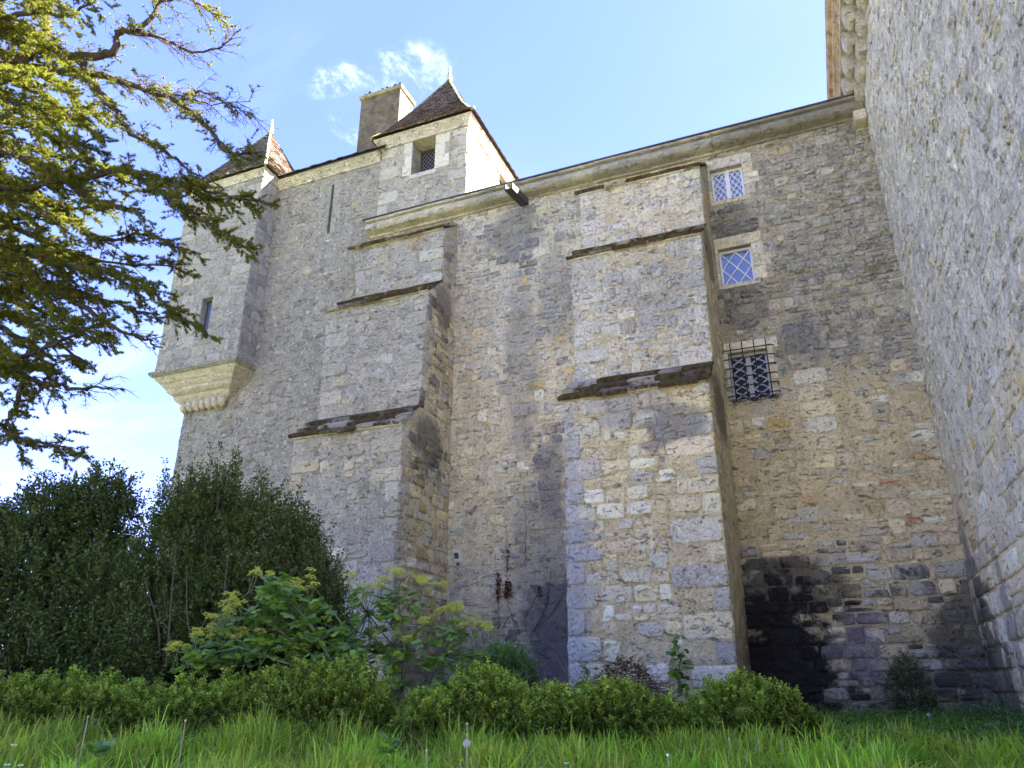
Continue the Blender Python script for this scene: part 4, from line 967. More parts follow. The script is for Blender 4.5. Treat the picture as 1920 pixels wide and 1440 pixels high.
gm, g = new_mat('bounce_gravel'); P = g.new('ShaderNodeNewGeometry').outputs['Position']; n2 = g.noise(P, 30, 6, .7)  # unseen pale court, added behind the camera to bounce sunlight onto the walls
finish(g, g.mix(n2, (.54, .49, .40), (.68, .63, .54)), .95, g.new('ShaderNodeBump', {'Strength': .6, 'Distance': .02, 'Height': n2}).outputs[0], .1)
mb = MB(); mb.add([(-70, -60, -1.58), (45, -60, -1.58), (45, 1.0, -1.58), (2.6, 1.0, -1.58), (-3.0, -.6, -1.58), (-26, -6.0, -1.58), (-70, -8, -1.58)], [(0, 1, 2, 3, 4, 5, 6)])
set_props(mb.build('bounce_court', gm), kind='structure')

# ------------------------------------------------------------------ leaves
def unit(v): return v / (np.linalg.norm(v, axis=-1, keepdims=True) + 1e-9)
def leaf_quads(P, D, L, Wd, r, up=(0, 0, 1), fold=.25):
    """rhombic leaves at P pointing along D; two triangles each, slightly folded. returns V,F"""
    n = len(P); D = unit(D); L = np.broadcast_to(L, (n,))[:, None]; Wd = np.broadcast_to(Wd, (n,))[:, None]
    S = unit(np.cross(D, np.asarray(up) + r.normal(0, .55, (n, 3)))); N = np.cross(S, D)
    a = P; b = P + D * L * .5 + S * Wd * .5 + N * Wd * fold; c = P + D * L; d_ = P + D * L * .5 - S * Wd * .5 + N * Wd * fold
    V = np.stack([a, b, c, d_], 1).reshape(-1, 3); k = np.arange(n) * 4
    F = np.stack([np.stack([k, k + 1, k + 2], 1), np.stack([k, k + 2, k + 3], 1)], 1).reshape(-1, 3); return V, F
def leaves_obj(name, P, D, L, Wd, col, mat, parent=None, r=rng, kind='stuff', up=(0, 0, 1), fold=.25):
    V, F = leaf_quads(P, D, L, Wd, r, up, fold); T = np.repeat(col, 4, axis=0)
    return mesh_obj(name, V, F, mat, parent, tint=T, kind=kind)
def tubes_np(segs, sides=3):
    """segs: list of (p0, p1, r0, r1) -> merged prisms"""
    a = np.array([s[0] for s in segs]); b = np.array([s[1] for s in segs]); r0 = np.array([s[2] for s in segs])[:, None]; r1 = np.array([s[3] for s in segs])[:, None]
    t = unit(b - a); u = unit(np.cross(t, np.array([.13, .31, .94]))); v = np.cross(t, u); ring = []
    for (c, rr) in ((a, r0), (b, r1)):
        for k in range(sides): th = 2 * math.pi * k / sides; ring.append(c + rr * (math.cos(th) * u + math.sin(th) * v))
    V = np.stack(ring, 1).reshape(-1, 3); n = len(a); k = np.arange(n)[:, None] * 2 * sides; F = []
    for j in range(sides):
        j2 = (j + 1) % sides; F.append(np.concatenate([k + j, k + j2, k + sides + j2, k + sides + j], 1))
    return V, np.stack(F, 1).reshape(-1, 4)
def catmull(P, n=8):
    P = [P[0] * 2 - P[1]] + list(P) + [P[-1] * 2 - P[-2]]; out = []
    for i in range(1, len(P) - 2):
        for k in range(n):
            t = k / n; p0, p1, p2, p3 = P[i - 1], P[i], P[i + 1], P[i + 2]
            out.append(.5 * ((2 * p1) + (-p0 + p2) * t + (2 * p0 - 5 * p1 + 4 * p2 - p3) * t * t + (-p0 + 3 * p1 - 3 * p2 + p3) * t ** 3))
    out.append(P[-2]); return np.array(out)

m_box = leaf_mat('box_leaf', (.155, .225, .038), .35, .6, .12)
m_yew = leaf_mat('evergreen_leaf', (.060, .100, .030), .25, .55, .15)
m_grass = leaf_mat('grass_blade', (.31, .42, .065), .45, .6, .15)
m_weed = leaf_mat('weed_leaf', (.075, .14, .035), .3, .5, .3)
m_bark = simple_mat('cedar_bark', (.045, .036, .028), .95, .5, 30, .6)
m_twig = simple_mat('twig', (.085, .066, .045), .9, .4, 40, .3)
m_needle = leaf_mat('cedar_needle', (.11, .135, .022), .45, .6, .15, (1.6, 1.6, .5))

# ---- bushes: lumpy volume made of leafy shoots
def bush(name, label, cat, blobs, n_shoots, leaf, mat, seed, stems=6, up=.6, shoot=(.06, .16), per=9, group=None, tone=(.75, 1.25), top_light=.35, core=.72, spikes=0, spike_len=(.2, .5), stem_r=.012, stem_vis=None, lump=.16, yellow=.15, skirt=True):
    r = np.random.default_rng(seed); B = np.array(blobs, float)
    base = B[:, :3].mean(0); base[2] = float(ground_z(base[0], base[1]))
    T = thing(name, label, cat, base, group)
    for b in list(B):                                     # skirt that reaches down to the soil
        g0 = float(ground_z(b[0], b[1]))
        if skirt and b[2] - g0 > b[5] * .35: B = np.vstack([B, [b[0], b[1], (b[2] + g0) / 2, b[3] * .95, b[4] * .95, max((b[2] - g0) / 2 + .05, b[5] * .4)]])
    vol = B[:, 3] * B[:, 4] + B[:, 4] * B[:, 5] + B[:, 3] * B[:, 5]; bi = r.choice(len(B), n_shoots, p=vol / vol.sum())
    dr = unit(r.normal(0, 1, (n_shoots, 3))); dr[:, 2] = np.where(dr[:, 2] < -.75, -dr[:, 2] * .6, dr[:, 2])
    lum = 1 + lump * (np.sin(dr[:, 0] * 7 + bi) * np.cos(dr[:, 1] * 6 - bi * 2) + .7 * np.sin(dr[:, 2] * 9 + dr[:, 0] * 11 + bi)) + .05 * r.normal(0, 1, n_shoots)
    dep = np.where(r.random(n_shoots) < .28, r.uniform(.25, 1, n_shoots), 1 - np.abs(r.normal(0, .13, n_shoots))); S = B[bi, :3] + dr * B[bi, 3:6] * (lum * dep)[:, None]
    nd = unit(dr / B[bi, 3:6]); ax = unit(nd * (1 - up) + np.array([0, 0, up]) + r.normal(0, .28, (n_shoots, 3)))
    # only the shoots that are not deep inside another blob
    inside = np.zeros(n_shoots, bool)
    for j in range(len(B)):
        q = (S - B[j, :3]) / B[j, 3:6]; inside |= (np.linalg.norm(q, axis=1) < .62) & (bi != j)
    g_ = ground_z(S[:, 0], S[:, 1]); ok = ~inside & (S[:, 2] > g_ - .02); S, ax, dep, nd = S[ok], ax[ok], dep[ok], nd[ok]
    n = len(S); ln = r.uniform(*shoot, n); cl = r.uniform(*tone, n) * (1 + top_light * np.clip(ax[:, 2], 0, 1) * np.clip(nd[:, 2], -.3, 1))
    yl = r.uniform(0, yellow, n)
    t = (np.arange(per) + .5) / per; Pn = S[:, None] + ax[:, None] * (ln[:, None] * (t[None] - .35))[..., None]; Pn = Pn.reshape(-1, 3)
    th = r.uniform(0, 6.283, (n, 1)) + np.arange(per)[None] * 2.4
    u_ = unit(np.cross(ax, np.array([.3, .2, .9]))); v_ = np.cross(ax, u_)
    D = (np.cos(th)[..., None] * u_[:, None] + np.sin(th)[..., None] * v_[:, None]) + ax[:, None] * r.uniform(.2, 1.1, (n, per, 1)); D = D.reshape(-1, 3)
    L = leaf[0] * r.uniform(.7, 1.25, n * per); W_ = leaf[1] * r.uniform(.7, 1.2, n * per)
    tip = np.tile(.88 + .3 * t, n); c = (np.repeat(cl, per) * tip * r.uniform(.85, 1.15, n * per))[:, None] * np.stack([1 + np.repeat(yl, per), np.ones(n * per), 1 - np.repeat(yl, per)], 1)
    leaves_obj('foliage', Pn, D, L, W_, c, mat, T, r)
    # woody inside
    segs = []
    for k in range(stems):
        b = B[r.integers(len(B))]; root = np.array([b[0] + r.normal(0, b[3] * .25), b[1] + r.normal(0, b[4] * .25), 0]); root[2] = float(ground_z(root[0], root[1])) - .05
        tip_ = b[:3] + unit(np.array([r.normal(0, .6), r.normal(0, .6), 1.0])) * b[3:6] * .9
        mid = (root + tip_) / 2 + r.normal(0, .06, 3); pts = catmull([root, mid, tip_], 4); mb = MB(); mb.tube(pts, np.linspace(stem_r * 1.4, stem_r * .4, len(pts)), 5, cap=False); mb.build('stem', m_twig, T)
    if spikes:
        SP, SD, SC, SL_, ss = [], [], [], [], []
        for k in range(spikes):
            for _try in range(12):
                b = B[r.integers(len(B))]; dd = unit(np.array([r.normal(0, .7), r.normal(0, .7), 1.0])); a = b[:3] + dd * b[3:6] * .9
                if not any(np.linalg.norm((a + [0, 0, .06] - q[:3]) / q[3:6]) < .92 for q in B): break
            L_ = r.uniform(*spike_len); dv = unit(np.array([r.normal(0, .22), r.normal(0, .22), 1.0])); e = a + dv * L_; ss.append((a - dv * .25, e, .006, .002))
            m = int(L_ / .012); tt = r.uniform(0, 1, m); side = unit(r.normal(0, 1, (m, 3))); w_ = (1 - tt * .65) * .055
            SP.append(a + dv * (L_ * tt)[:, None] + side * (w_ * .6)[:, None]); SD.append(side + dv * .7); SC.append(np.full(m, r.uniform(.85, 1.35)) * r.uniform(.8, 1.2, m))
        P_ = np.concatenate(SP); C_ = np.concatenate(SC)[:, None] * np.array([1.1, 1, .8])
        leaves_obj('shoots', P_, np.concatenate(SD), leaf[0] * r.uniform(.7, 1.2, len(P_)), leaf[1], C_, mat, T, r)
        V, F = tubes_np(ss); mesh_obj('shoot_twigs', V, F, m_twig, T, kind='stuff', tint=(1, 1, 1))
    if stem_vis:
        for (pa, pb, D_) in stem_vis:
            a = on_d(*pa, D_); b = on_d(*pb, D_); mid = (a + b) / 2 + r.normal(0, .03, 3); pts = catmull([a, mid, b], 5); mb = MB(); mb.tube(pts, np.linspace(stem_r, stem_r * .5, len(pts)), 5, cap=False); mb.build('stem', m_twig, T)
    return T
def blob(px_, py_, D, rx, rz, ry=None):            # ellipsoid whose centre is seen at a pixel, radii in photo pixels
    p = on_d(px_, py_, D); k = D / 1500.0; return [p[0], p[1], p[2], rx * k, (ry or rx) * k, rz * k]

# tall dark shrubs on the left
bush('evergreen_shrub', 'tall dark evergreen shrub at the far left edge, against the sky under the cedar', 'shrub',
     [blob(70, 1040, 8.6, 105, 130, 70), blob(170, 1010, 8.8, 95, 118, 70), blob(20, 1130, 8.4, 110, 130, 80), blob(150, 1160, 8.3, 130, 110, 80), blob(-90, 1080, 8.6, 120, 160, 80), blob(40, 1230, 8.1, 160, 80, 60), blob(190, 1240, 8.0, 140, 70, 60), blob(130, 1130, 9.0, 110, 190, 60)],
     26000, (.046, .028), m_yew, 401, stems=10, up=.55, shoot=(.08, .22), per=8, tone=(.45, 1.3), spikes=300, spike_len=(.12, .40), lump=.2, yellow=.2)
bush('evergreen_shrub', 'tall dark shrub with upright sprigs in front of the left end of the wing wall', 'shrub',
     [blob(330, 1030, 8.4, 80, 120, 60), blob(400, 985, 8.5, 72, 92, 55), blob(475, 1040, 8.3, 85, 110, 60), blob(545, 1070, 8.3, 66, 95, 55), blob(300, 1130, 8.2, 110, 110, 70), blob(430, 1150, 8.1, 140, 110, 70), blob(575, 1150, 8.2, 68, 95, 55), blob(270, 1230, 7.9, 130, 70, 60), blob(600, 1190, 8.0, 56, 80, 50), blob(450, 1240, 7.9, 150, 60, 50)],
     27000, (.042, .024), m_yew, 402, stems=16, up=.5, shoot=(.08, .22), per=8, tone=(.5, 1.35), spikes=260, spike_len=(.15, .5), lump=.24, yellow=.3, stem_r=.009,
     stem_vis=[((300, 1230), (272, 1090), 7.65), ((312, 1250), (330, 1020), 7.5), ((375, 1240), (350, 1060), 7.5), ((415, 1200), (430, 1030), 7.7), ((455, 1200), (490, 1060), 7.65)])
# low box hedge and clipped box mounds
bush('box_hedge', 'long low bright green box hedge below the tall dark shrubs on the left', 'hedge',
     [blob(x, y, d_, rx, rz, 60) for (x, y, d_, rx, rz) in ((-40, 1335, 7.3, 90, 62), (60, 1335, 7.2, 90, 60), (160, 1338, 7.1, 85, 66), (250, 1345, 7.0, 80, 56), (330, 1352, 6.9, 75, 58), (410, 1350, 6.8, 85, 66), (490, 1345, 6.7, 85, 74), (570, 1345, 6.6, 85, 86), (650, 1345, 6.5, 78, 90), (700, 1362, 6.5, 44, 66))],
     19000, (.030, .020), m_box, 411, stems=14, up=.45, shoot=(.04, .10), per=9, tone=(.28, 1.35), lump=.22, top_light=.7, spikes=60, spike_len=(.04, .10))
for (lab, bl_, n, sd) in (
    ('low bright box mound in the row, left of the rounder domed one', [blob(815, 1350, 6.4, 62, 44, 60), blob(778, 1368, 6.3, 36, 30, 40)], 3200, 421),
    ('tallest rounded bright box bush of the row, left of centre below the wall lamp', [blob(905, 1335, 6.5, 78, 72, 70), blob(935, 1370, 6.4, 80, 60, 60)], 5600, 422),
    ('box bush before the dry heap, below the left corner of the tall buttress', [blob(1040, 1350, 6.4, 80, 52, 60), blob(1000, 1380, 6.3, 50, 50, 60)], 4300, 423),
    ('wide flat box bush before the dry heap, between two rounder bushes', [blob(1150, 1352, 6.4, 85, 62, 62), blob(1225, 1362, 6.4, 62, 48, 60)], 5400, 424),
    ('broad domed box bush at the right end of the row beside the blackened wall', [blob(1400, 1365, 6.5, 105, 82, 80), blob(1330, 1375, 6.5, 60, 52, 60), blob(1465, 1375, 6.6, 60, 62, 60)], 8200, 425)):
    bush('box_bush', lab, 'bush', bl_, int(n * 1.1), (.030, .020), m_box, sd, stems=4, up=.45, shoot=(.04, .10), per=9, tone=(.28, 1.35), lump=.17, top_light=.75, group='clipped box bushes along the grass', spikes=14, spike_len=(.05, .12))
bush('box_bush', 'darker rounded box bush close to the wall, behind the tallest bright mound', 'bush', [blob(945, 1262, 9.2, 58, 52, 60), blob(905, 1280, 9.2, 40, 40, 50)], 3000, (.030, .020), m_weed, 431, stems=3, up=.4, shoot=(.05, .12), per=9, tone=(.7, 1.5), top_light=.5)
bush('dark_bush', 'small dark feathery bush at the foot of the wall near the tower corner', 'bush', [blob(1705, 1300, 11.8, 42, 55, 40), blob(1700, 1262, 11.9, 26, 34, 30)], 1600, (.030, .012), m_yew, 432, stems=3, up=.6, shoot=(.06, .16), per=8, tone=(.5, 1.1))

# ---- umbel plants (tall, leafy, yellow green flower heads)
m_stem = leaf_mat('green_stem', (.16, .23, .09), .1, .5, .3); m_pstem = leaf_mat('dark_stem', (.09, .11, .04), .05, .5, .3)
m_broad = leaf_mat('broad_leaf', (.165, .27, .065), .30, .5, .3); m_umbel = leaf_mat('umbel', (.52, .52, .10), .3, .6, .2)
def lobed_leaf_mesh():
    pts = []; n = 15
    for k in range(n):
        a = math.radians(-150 + 300 * k / (n - 1)); rr = .5 + .5 * abs(math.cos(1.5 * a)) ** .6; rr *= .92 + .08 * (-1) ** k; pts.append((math.sin(a) * rr * .52, .42 + math.cos(a) * rr * .58, .06 * math.sin(3 * a) - .10 * rr * abs(math.sin(a))))
    V = [(0, 0, 0), (0, .45, .03)] + pts; F = [(0, 2, 1)] + [(1, 2 + k, 3 + k) for k in range(n - 1)] + [(0, 1, 1 + n)]
    me = bpy.data.meshes.new('leaf'); me.from_pydata(V, [], F); 
    a = me.color_attributes.new('tint', 'FLOAT_COLOR', 'POINT'); me.materials.append(m_broad)
    return me
def tinted(me, c):
    m2 = me.copy(); m2.color_attributes['tint'].data.foreach_set('color', np.tile(np.array([*c, 1.0], np.float32), len(m2.vertices))); return m2
_ll = lobed_leaf_mesh(); LEAVES = [tinted(_ll, c) for c in ((1, 1, 1), (.75, .85, .9), (1.35, 1.3, .9), (.6, .7, .7), (1.7, 1.55, .8))]
def umbel_mesh(seed, n_ray=13, R=1.0):
    r = np.random.default_rng(seed); P, D = [], []; segs = []
    for k in range(n_ray):
        a = k * 2.4; t = math.sqrt((k + .5) / n_ray) * 1.05; dv = np.array([math.cos(a) * math.sin(t), math.sin(a) * math.sin(t), math.cos(t)]); e = dv * R * r.uniform(.85, 1.05); segs.append(((0, 0, 0), e, .012, .010))
        m = 26; q = unit(r.normal(0, 1, (m, 3))); q[:, 2] = np.abs(q[:, 2]) * .8; P.append(e + q * R * .19 * r.uniform(.5, 1, (m, 1))); D.append(q)
    P = np.concatenate(P); V, F = leaf_quads(P, np.concatenate(D), .11 * R, .10 * R, r); V2, F2 = tubes_np(segs)
    me = bpy.data.meshes.new('umbel'); me.from_pydata(np.concatenate([V, V2]).tolist(), [], F.tolist() + (F2 + len(V)).tolist())
    a = me.color_attributes.new('tint', 'FLOAT_COLOR', 'POINT'); c = np.ones((len(V) + len(V2), 4), np.float32); c[:len(V), :3] = np.repeat(r.uniform(.7, 1.35, len(P)), 4)[:, None]; c[len(V):, :3] = (.45, .6, .6); a.data.foreach_set('color', c.ravel()); me.materials.append(m_umbel); return me
UMBELS = [umbel_mesh(s) for s in (1, 2, 3)]
def place(me, name, parent, loc, rot, sc):
    o = bpy.data.objects.new(name, me); COL.objects.link(o); o.parent = parent; o.location = (np.asarray(loc) - wloc(parent)).tolist(); o.rotation_euler = rot; o.scale = (sc, sc, sc); return o
def umbel_plant(name, label, D, stems, umb, leafzone, n_leaf, seed, mat, leaf_size=(.07, .14), us=(.045, .075)):
    r = np.random.default_rng(seed); base = on_d(*stems[0][0][0], D); base[2] = float(ground_z(base[0], base[1])); T = thing(name, label, 'plant', base)
    for (pts, r0, r1, off) in [(s, a, b, o) for (s, a, b, o) in stems]:
        P = [on_d(p[0], p[1], D + off) for p in pts]; P = catmull(P, 5); mb = MB(); mb.tube(P, np.linspace(r0, r1, len(P)), 7); mb.build('stem', mat, T, smooth=True)
    allp = [on_d(p[0], p[1], D + s[3]) for s in stems for p in s[0]]
    tw = []
    for (ux, uy, cnt, spread) in umb:
        for k in range(cnt):
            off = r.uniform(-.2, .15); p = on_d(ux + r.normal(0, spread), uy + r.normal(0, spread * .6), D + off)
            a = p - np.array([r.normal(0, .05), r.normal(0, .05), r.uniform(.08, .2)]); sc = r.uniform(*us)
            place(UMBELS[r.integers(3)], 'flower_umbel', T, p, (r.normal(0, .3), r.normal(0, .3), r.uniform(0, 6)), sc); tw.append((a, p, .003, .002))
            near = min(allp, key=lambda q: np.linalg.norm(q - a) + (2 if q[2] > a[2] + .1 else 0)); tw.append((near, a, .0035, .0025))
    for k in range(n_leaf):
        z = leafzone[r.integers(len(leafzone))]; p = on_d(z[0] + r.uniform(-1, 1) * z[2], z[1] + r.uniform(-1, 1) * z[3], D + r.uniform(-.3, .3))
        near = min(allp, key=lambda q: np.linalg.norm(q - p)); dv = p - near; az = math.atan2(-dv[0], dv[1]) + r.normal(0, .8)
        if k % 2 == 0: tw.append((near, p, .003, .002))
        for j in range(3 if r.random() < .55 else 1):
            place(LEAVES[r.choice(5, p=[.32, .25, .18, .17, .08])], 'leaf', T, p + r.normal(0, .012, 3), (r.uniform(-.6, .35), r.normal(0, .35), az + (j - 1) * 1.1 * (1 if j or True else 0)), r.uniform(*leaf_size))
    V, F = tubes_np(tw, 4); mesh_obj('stalks', V, F, mat, T, tint=(1, 1, 1), kind='stuff')
    return T
umbel_plant('umbel_plant', 'leaning umbel plant with thick pale stem and many yellow green flower heads', 7.2,
    [([(640, 1275), (600, 1200), (560, 1145), (520, 1115)], .022, .010, 0), ([(600, 1240), (520, 1180), (440, 1130)], .014, .006, .1), ([(560, 1250), (450, 1215), (350, 1245)], .012, .005, -.05), ([(600, 1260), (500, 1230), (400, 1170)], .012, .005, -.1), ([(520, 1115), (495, 1085), (480, 1075)], .008, .004, 0), ([(640, 1270), (650, 1190), (610, 1130)], .012, .005, .1)],
    [(345, 1225, 6, 16), (375, 1195, 7, 14), (410, 1160, 8, 16), (445, 1135, 9, 16), (490, 1130, 7, 14), (455, 1190, 6, 22), (500, 1220, 6, 20), (490, 1078, 4, 10), (560, 1110, 5, 16), (590, 1100, 4, 14), (620, 1180, 4, 22), (420, 1215, 4, 20), (550, 1215, 3, 20)],
    [(480, 1180, 70, 35), (540, 1160, 60, 40), (600, 1180, 50, 50), (430, 1220, 80, 30), (590, 1230, 70, 30), (520, 1110, 30, 30), (640, 1220, 40, 30), (390, 1240, 60, 18)], 420, 501, m_stem)
umbel_plant('umbel_plant', 'upright dark stemmed umbel plant in front of the grey buttress, right of the leaning one', 7.4,
    [([(752, 1300), (760, 1230), (752, 1165), (745, 1125), (752, 1085)], .020, .007, 0), ([(752, 1210), (800, 1170), (830, 1140)], .008, .004, 0), ([(758, 1240), (690, 1150), (655, 1095)], .008, .004, .1), ([(800, 1290), (830, 1230), (860, 1160)], .010, .004, .1), ([(748, 1150), (780, 1110), (805, 1095)], .006, .003, 0), ([(830, 1230), (880, 1190), (905, 1180)], .006, .003, .1)],
    [(655, 1092, 3, 10), (690, 1110, 3, 12), (752, 1075, 5, 14), (785, 1090, 5, 14), (805, 1105, 4, 10), (720, 1100, 4, 16), (830, 1150, 4, 14), (855, 1148, 6, 16), (880, 1170, 5, 12), (905, 1185, 4, 10), (740, 1180, 3, 20), (800, 1165, 3, 14)],
    [(700, 1135, 40, 25), (750, 1130, 45, 30), (730, 1200, 60, 35), (800, 1200, 60, 40), (700, 1240, 60, 35), (780, 1260, 70, 35), (860, 1210, 45, 40), (860, 1260, 50, 30), (680, 1190, 40, 30)], 300, 502, m_pstem, (.055, .115))
# climbing weed and tuft on the heap
def small_plant(label, D, pts, n, seed, sz=(.05, .11), zone=None):
    T = thing('weed', label, 'weed', on_d(*pts[0], D)); r = np.random.default_rng(seed); P = catmull([on_d(*p, D) for p in pts], 5); mb = MB(); mb.tube(P, np.linspace(.012, .004, len(P)), 5); mb.build('stem', m_pstem, T)
    for k in range(n):
        p = P[r.integers(len(P))] + r.normal(0, .035, 3) * (1 if zone is None else zone); place(LEAVES[r.integers(4)], 'leaf', T, p, (r.uniform(-.8, .3), r.normal(0, .4), r.uniform(0, 6.28)), r.uniform(*sz))
small_plant('upright leafy weed growing from the heap against the foot of the buttress', 10.2, [(1277, 1305), (1272, 1270), (1275, 1235), (1266, 1198)], 46, 511, (.07, .17), 1.6)
small_plant('small dark tuft of weed at the left foot of the buttress', 10.6, [(1105, 1285), (1100, 1272), (1108, 1258)], 34, 512, (.05, .11), 2.6)

# ---- heap of dry clippings
hp_c = on_d(1160, 1312, 10.0); r = np.random.default_rng(61)
heap = thing('debris_heap', 'low heap of dry brown clippings and twigs at the foot of the buttress', 'debris heap', hp_c)
n = 5200; a = r.uniform(0, 6.283, n); q = np.sqrt(r.uniform(0, 1, n)); hx = q * np.cos(a) * 1.4; hy = q * np.sin(a) * .7
wx = hp_c[0] + hx * _cy; wy = hp_c[1] + hx * _sy + hy; hgt = (1 - q ** 1.6) * .68 * (1 + .25 * np.sin(hx * 5 + 1)) 
P = np.stack([wx, wy, ground_z(wx, wy) + hgt + r.uniform(-.05, .02, n)], 1)
cc = np.array([[1, .85, .65], [1.5, 1.25, .95], [.6, .42, .33], [.9, .45, .32]])[r.choice(4, n, p=[.4, .3, .2, .1])] * r.uniform(.6, 1.3, (n, 1))
m_dry = leaf_mat('dry_litter', (.15, .125, .09), .1, .8, .1)
leaves_obj('dry_leaves', P, r.normal(0, 1, (n, 3)) * [1, 1, .4], r.uniform(.05, .16, n), r.uniform(.006, .03, n), cc, m_dry, heap, r)
mb = MB(); N_ = 24; ringp = [(hp_c[0] + 1.15 * math.cos(2 * math.pi * k / N_) * _cy, hp_c[1] + 1.15 * math.cos(2 * math.pi * k / N_) * _sy + .6 * math.sin(2 * math.pi * k / N_)) for k in range(N_)]
V = [(x, y, float(ground_z(x, y)) - .05) for x, y in ringp] + [(hp_c[0] + (x - hp_c[0]) * .6, hp_c[1] + (y - hp_c[1]) * .6, float(ground_z(x, y)) + .36) for x, y in ringp] + [(hp_c[0], hp_c[1], float(ground_z(hp_c[0], hp_c[1])) + .56)]
mb.add(V, [(k, (k + 1) % N_, N_ + (k + 1) % N_, N_ + k) for k in range(N_)] + [(N_ + k, N_ + (k + 1) % N_, 2 * N_) for k in range(N_)]); mb.build('mound', simple_mat('humus', (.06, .045, .032), .95, .5, 30), heap)
ss = []
for k in range(70):
    x = hp_c[0] + r.normal(0, .7) * _cy; y = hp_c[1] + r.normal(0, .3); z = float(ground_z(x, y)) + .52 + r.uniform(-.15, .1); v = unit(np.array([r.normal(), r.normal(), r.normal() * .35])) * r.uniform(.1, .32); ss.append((np.array([x, y, z]) - v, np.array([x, y, z]) + v, .006, .003))
for (pa, pb) in (((1040, 1228), (1075, 1282)), ((1058, 1240), (1070, 1270)), ((1125, 1260), (1145, 1275))): ss.append((on_d(*pa, 10.3), on_d(*pb, 10.1), .004, .005))
V, F = tubes_np(ss, 4); mesh_obj('twigs', V, F, m_dry, heap, tint=(1.9, 1.75, 1.45), kind='stuff')

# ---- dead creepers on the wall
m_vine = simple_mat('dead_vine', (.035, .024, .02), .9, .4, 40); m_red = leaf_mat('withered_leaf', (.10, .035, .022), .1, .8, .1)
for lab, lines, lf in (('dead brown creeper with withered leaves left of the middle bay of wall', [[(936, 1185), (934, 1130), (931, 1090), (928, 1038)]], [(934, 1075, 1125, 46)]),
                       ('dead creeper with a rust red clump of leaves in the middle bay of wall', [[(975, 1185), (958, 1150), (950, 1120), (951, 1060), (950, 980)], [(940, 1180), (955, 1155), (965, 1170)], [(985, 1060), (985, 1000), (984, 905)]], [(951, 1090, 1120, 70), (951, 1020, 1085, 22)]),
                       ('bare dead creeper stems fanning up the wall beside the tall buttress', [[(995, 1190), (1022, 1140), (1034, 1065)], [(1000, 1185), (1028, 1130), (1026, 1095)], [(980, 1165), (1005, 1120), (1018, 1098)], [(1010, 1180), (1040, 1140), (1052, 1120)]], [(1012, 1098, 1120, 14)])):
    T = thing('dead_creeper', lab, 'creeper', on_y(*lines[0][0], YW - .03), 'dead creepers on the wall'); r = np.random.default_rng(len(lab))
    for ln in lines:
        P = catmull([on_y(*p, YW - .03) for p in ln], 8); P[:, 0] += r.normal(0, .012, len(P)); mb = MB(); mb.tube(P, np.linspace(.006, .003, len(P)), 4, cap=False); mb.build('vine_stem', m_vine, T)
    PP = []
    for (x, y0, y1, c_) in lf:
        for k in range(c_ * 2): PP.append(on_y(x + r.normal(0, 5 if c_ > 60 else 2.5), r.uniform(y0, y1), YW - .04 - r.uniform(0, .05)))
    PP = np.array(PP); leaves_obj('withered_leaves', PP, r.normal(0, 1, PP.shape), .05, .035, np.ones((len(PP), 3)) * r.uniform(.5, 1.3, (len(PP), 1)), m_red, T, r)

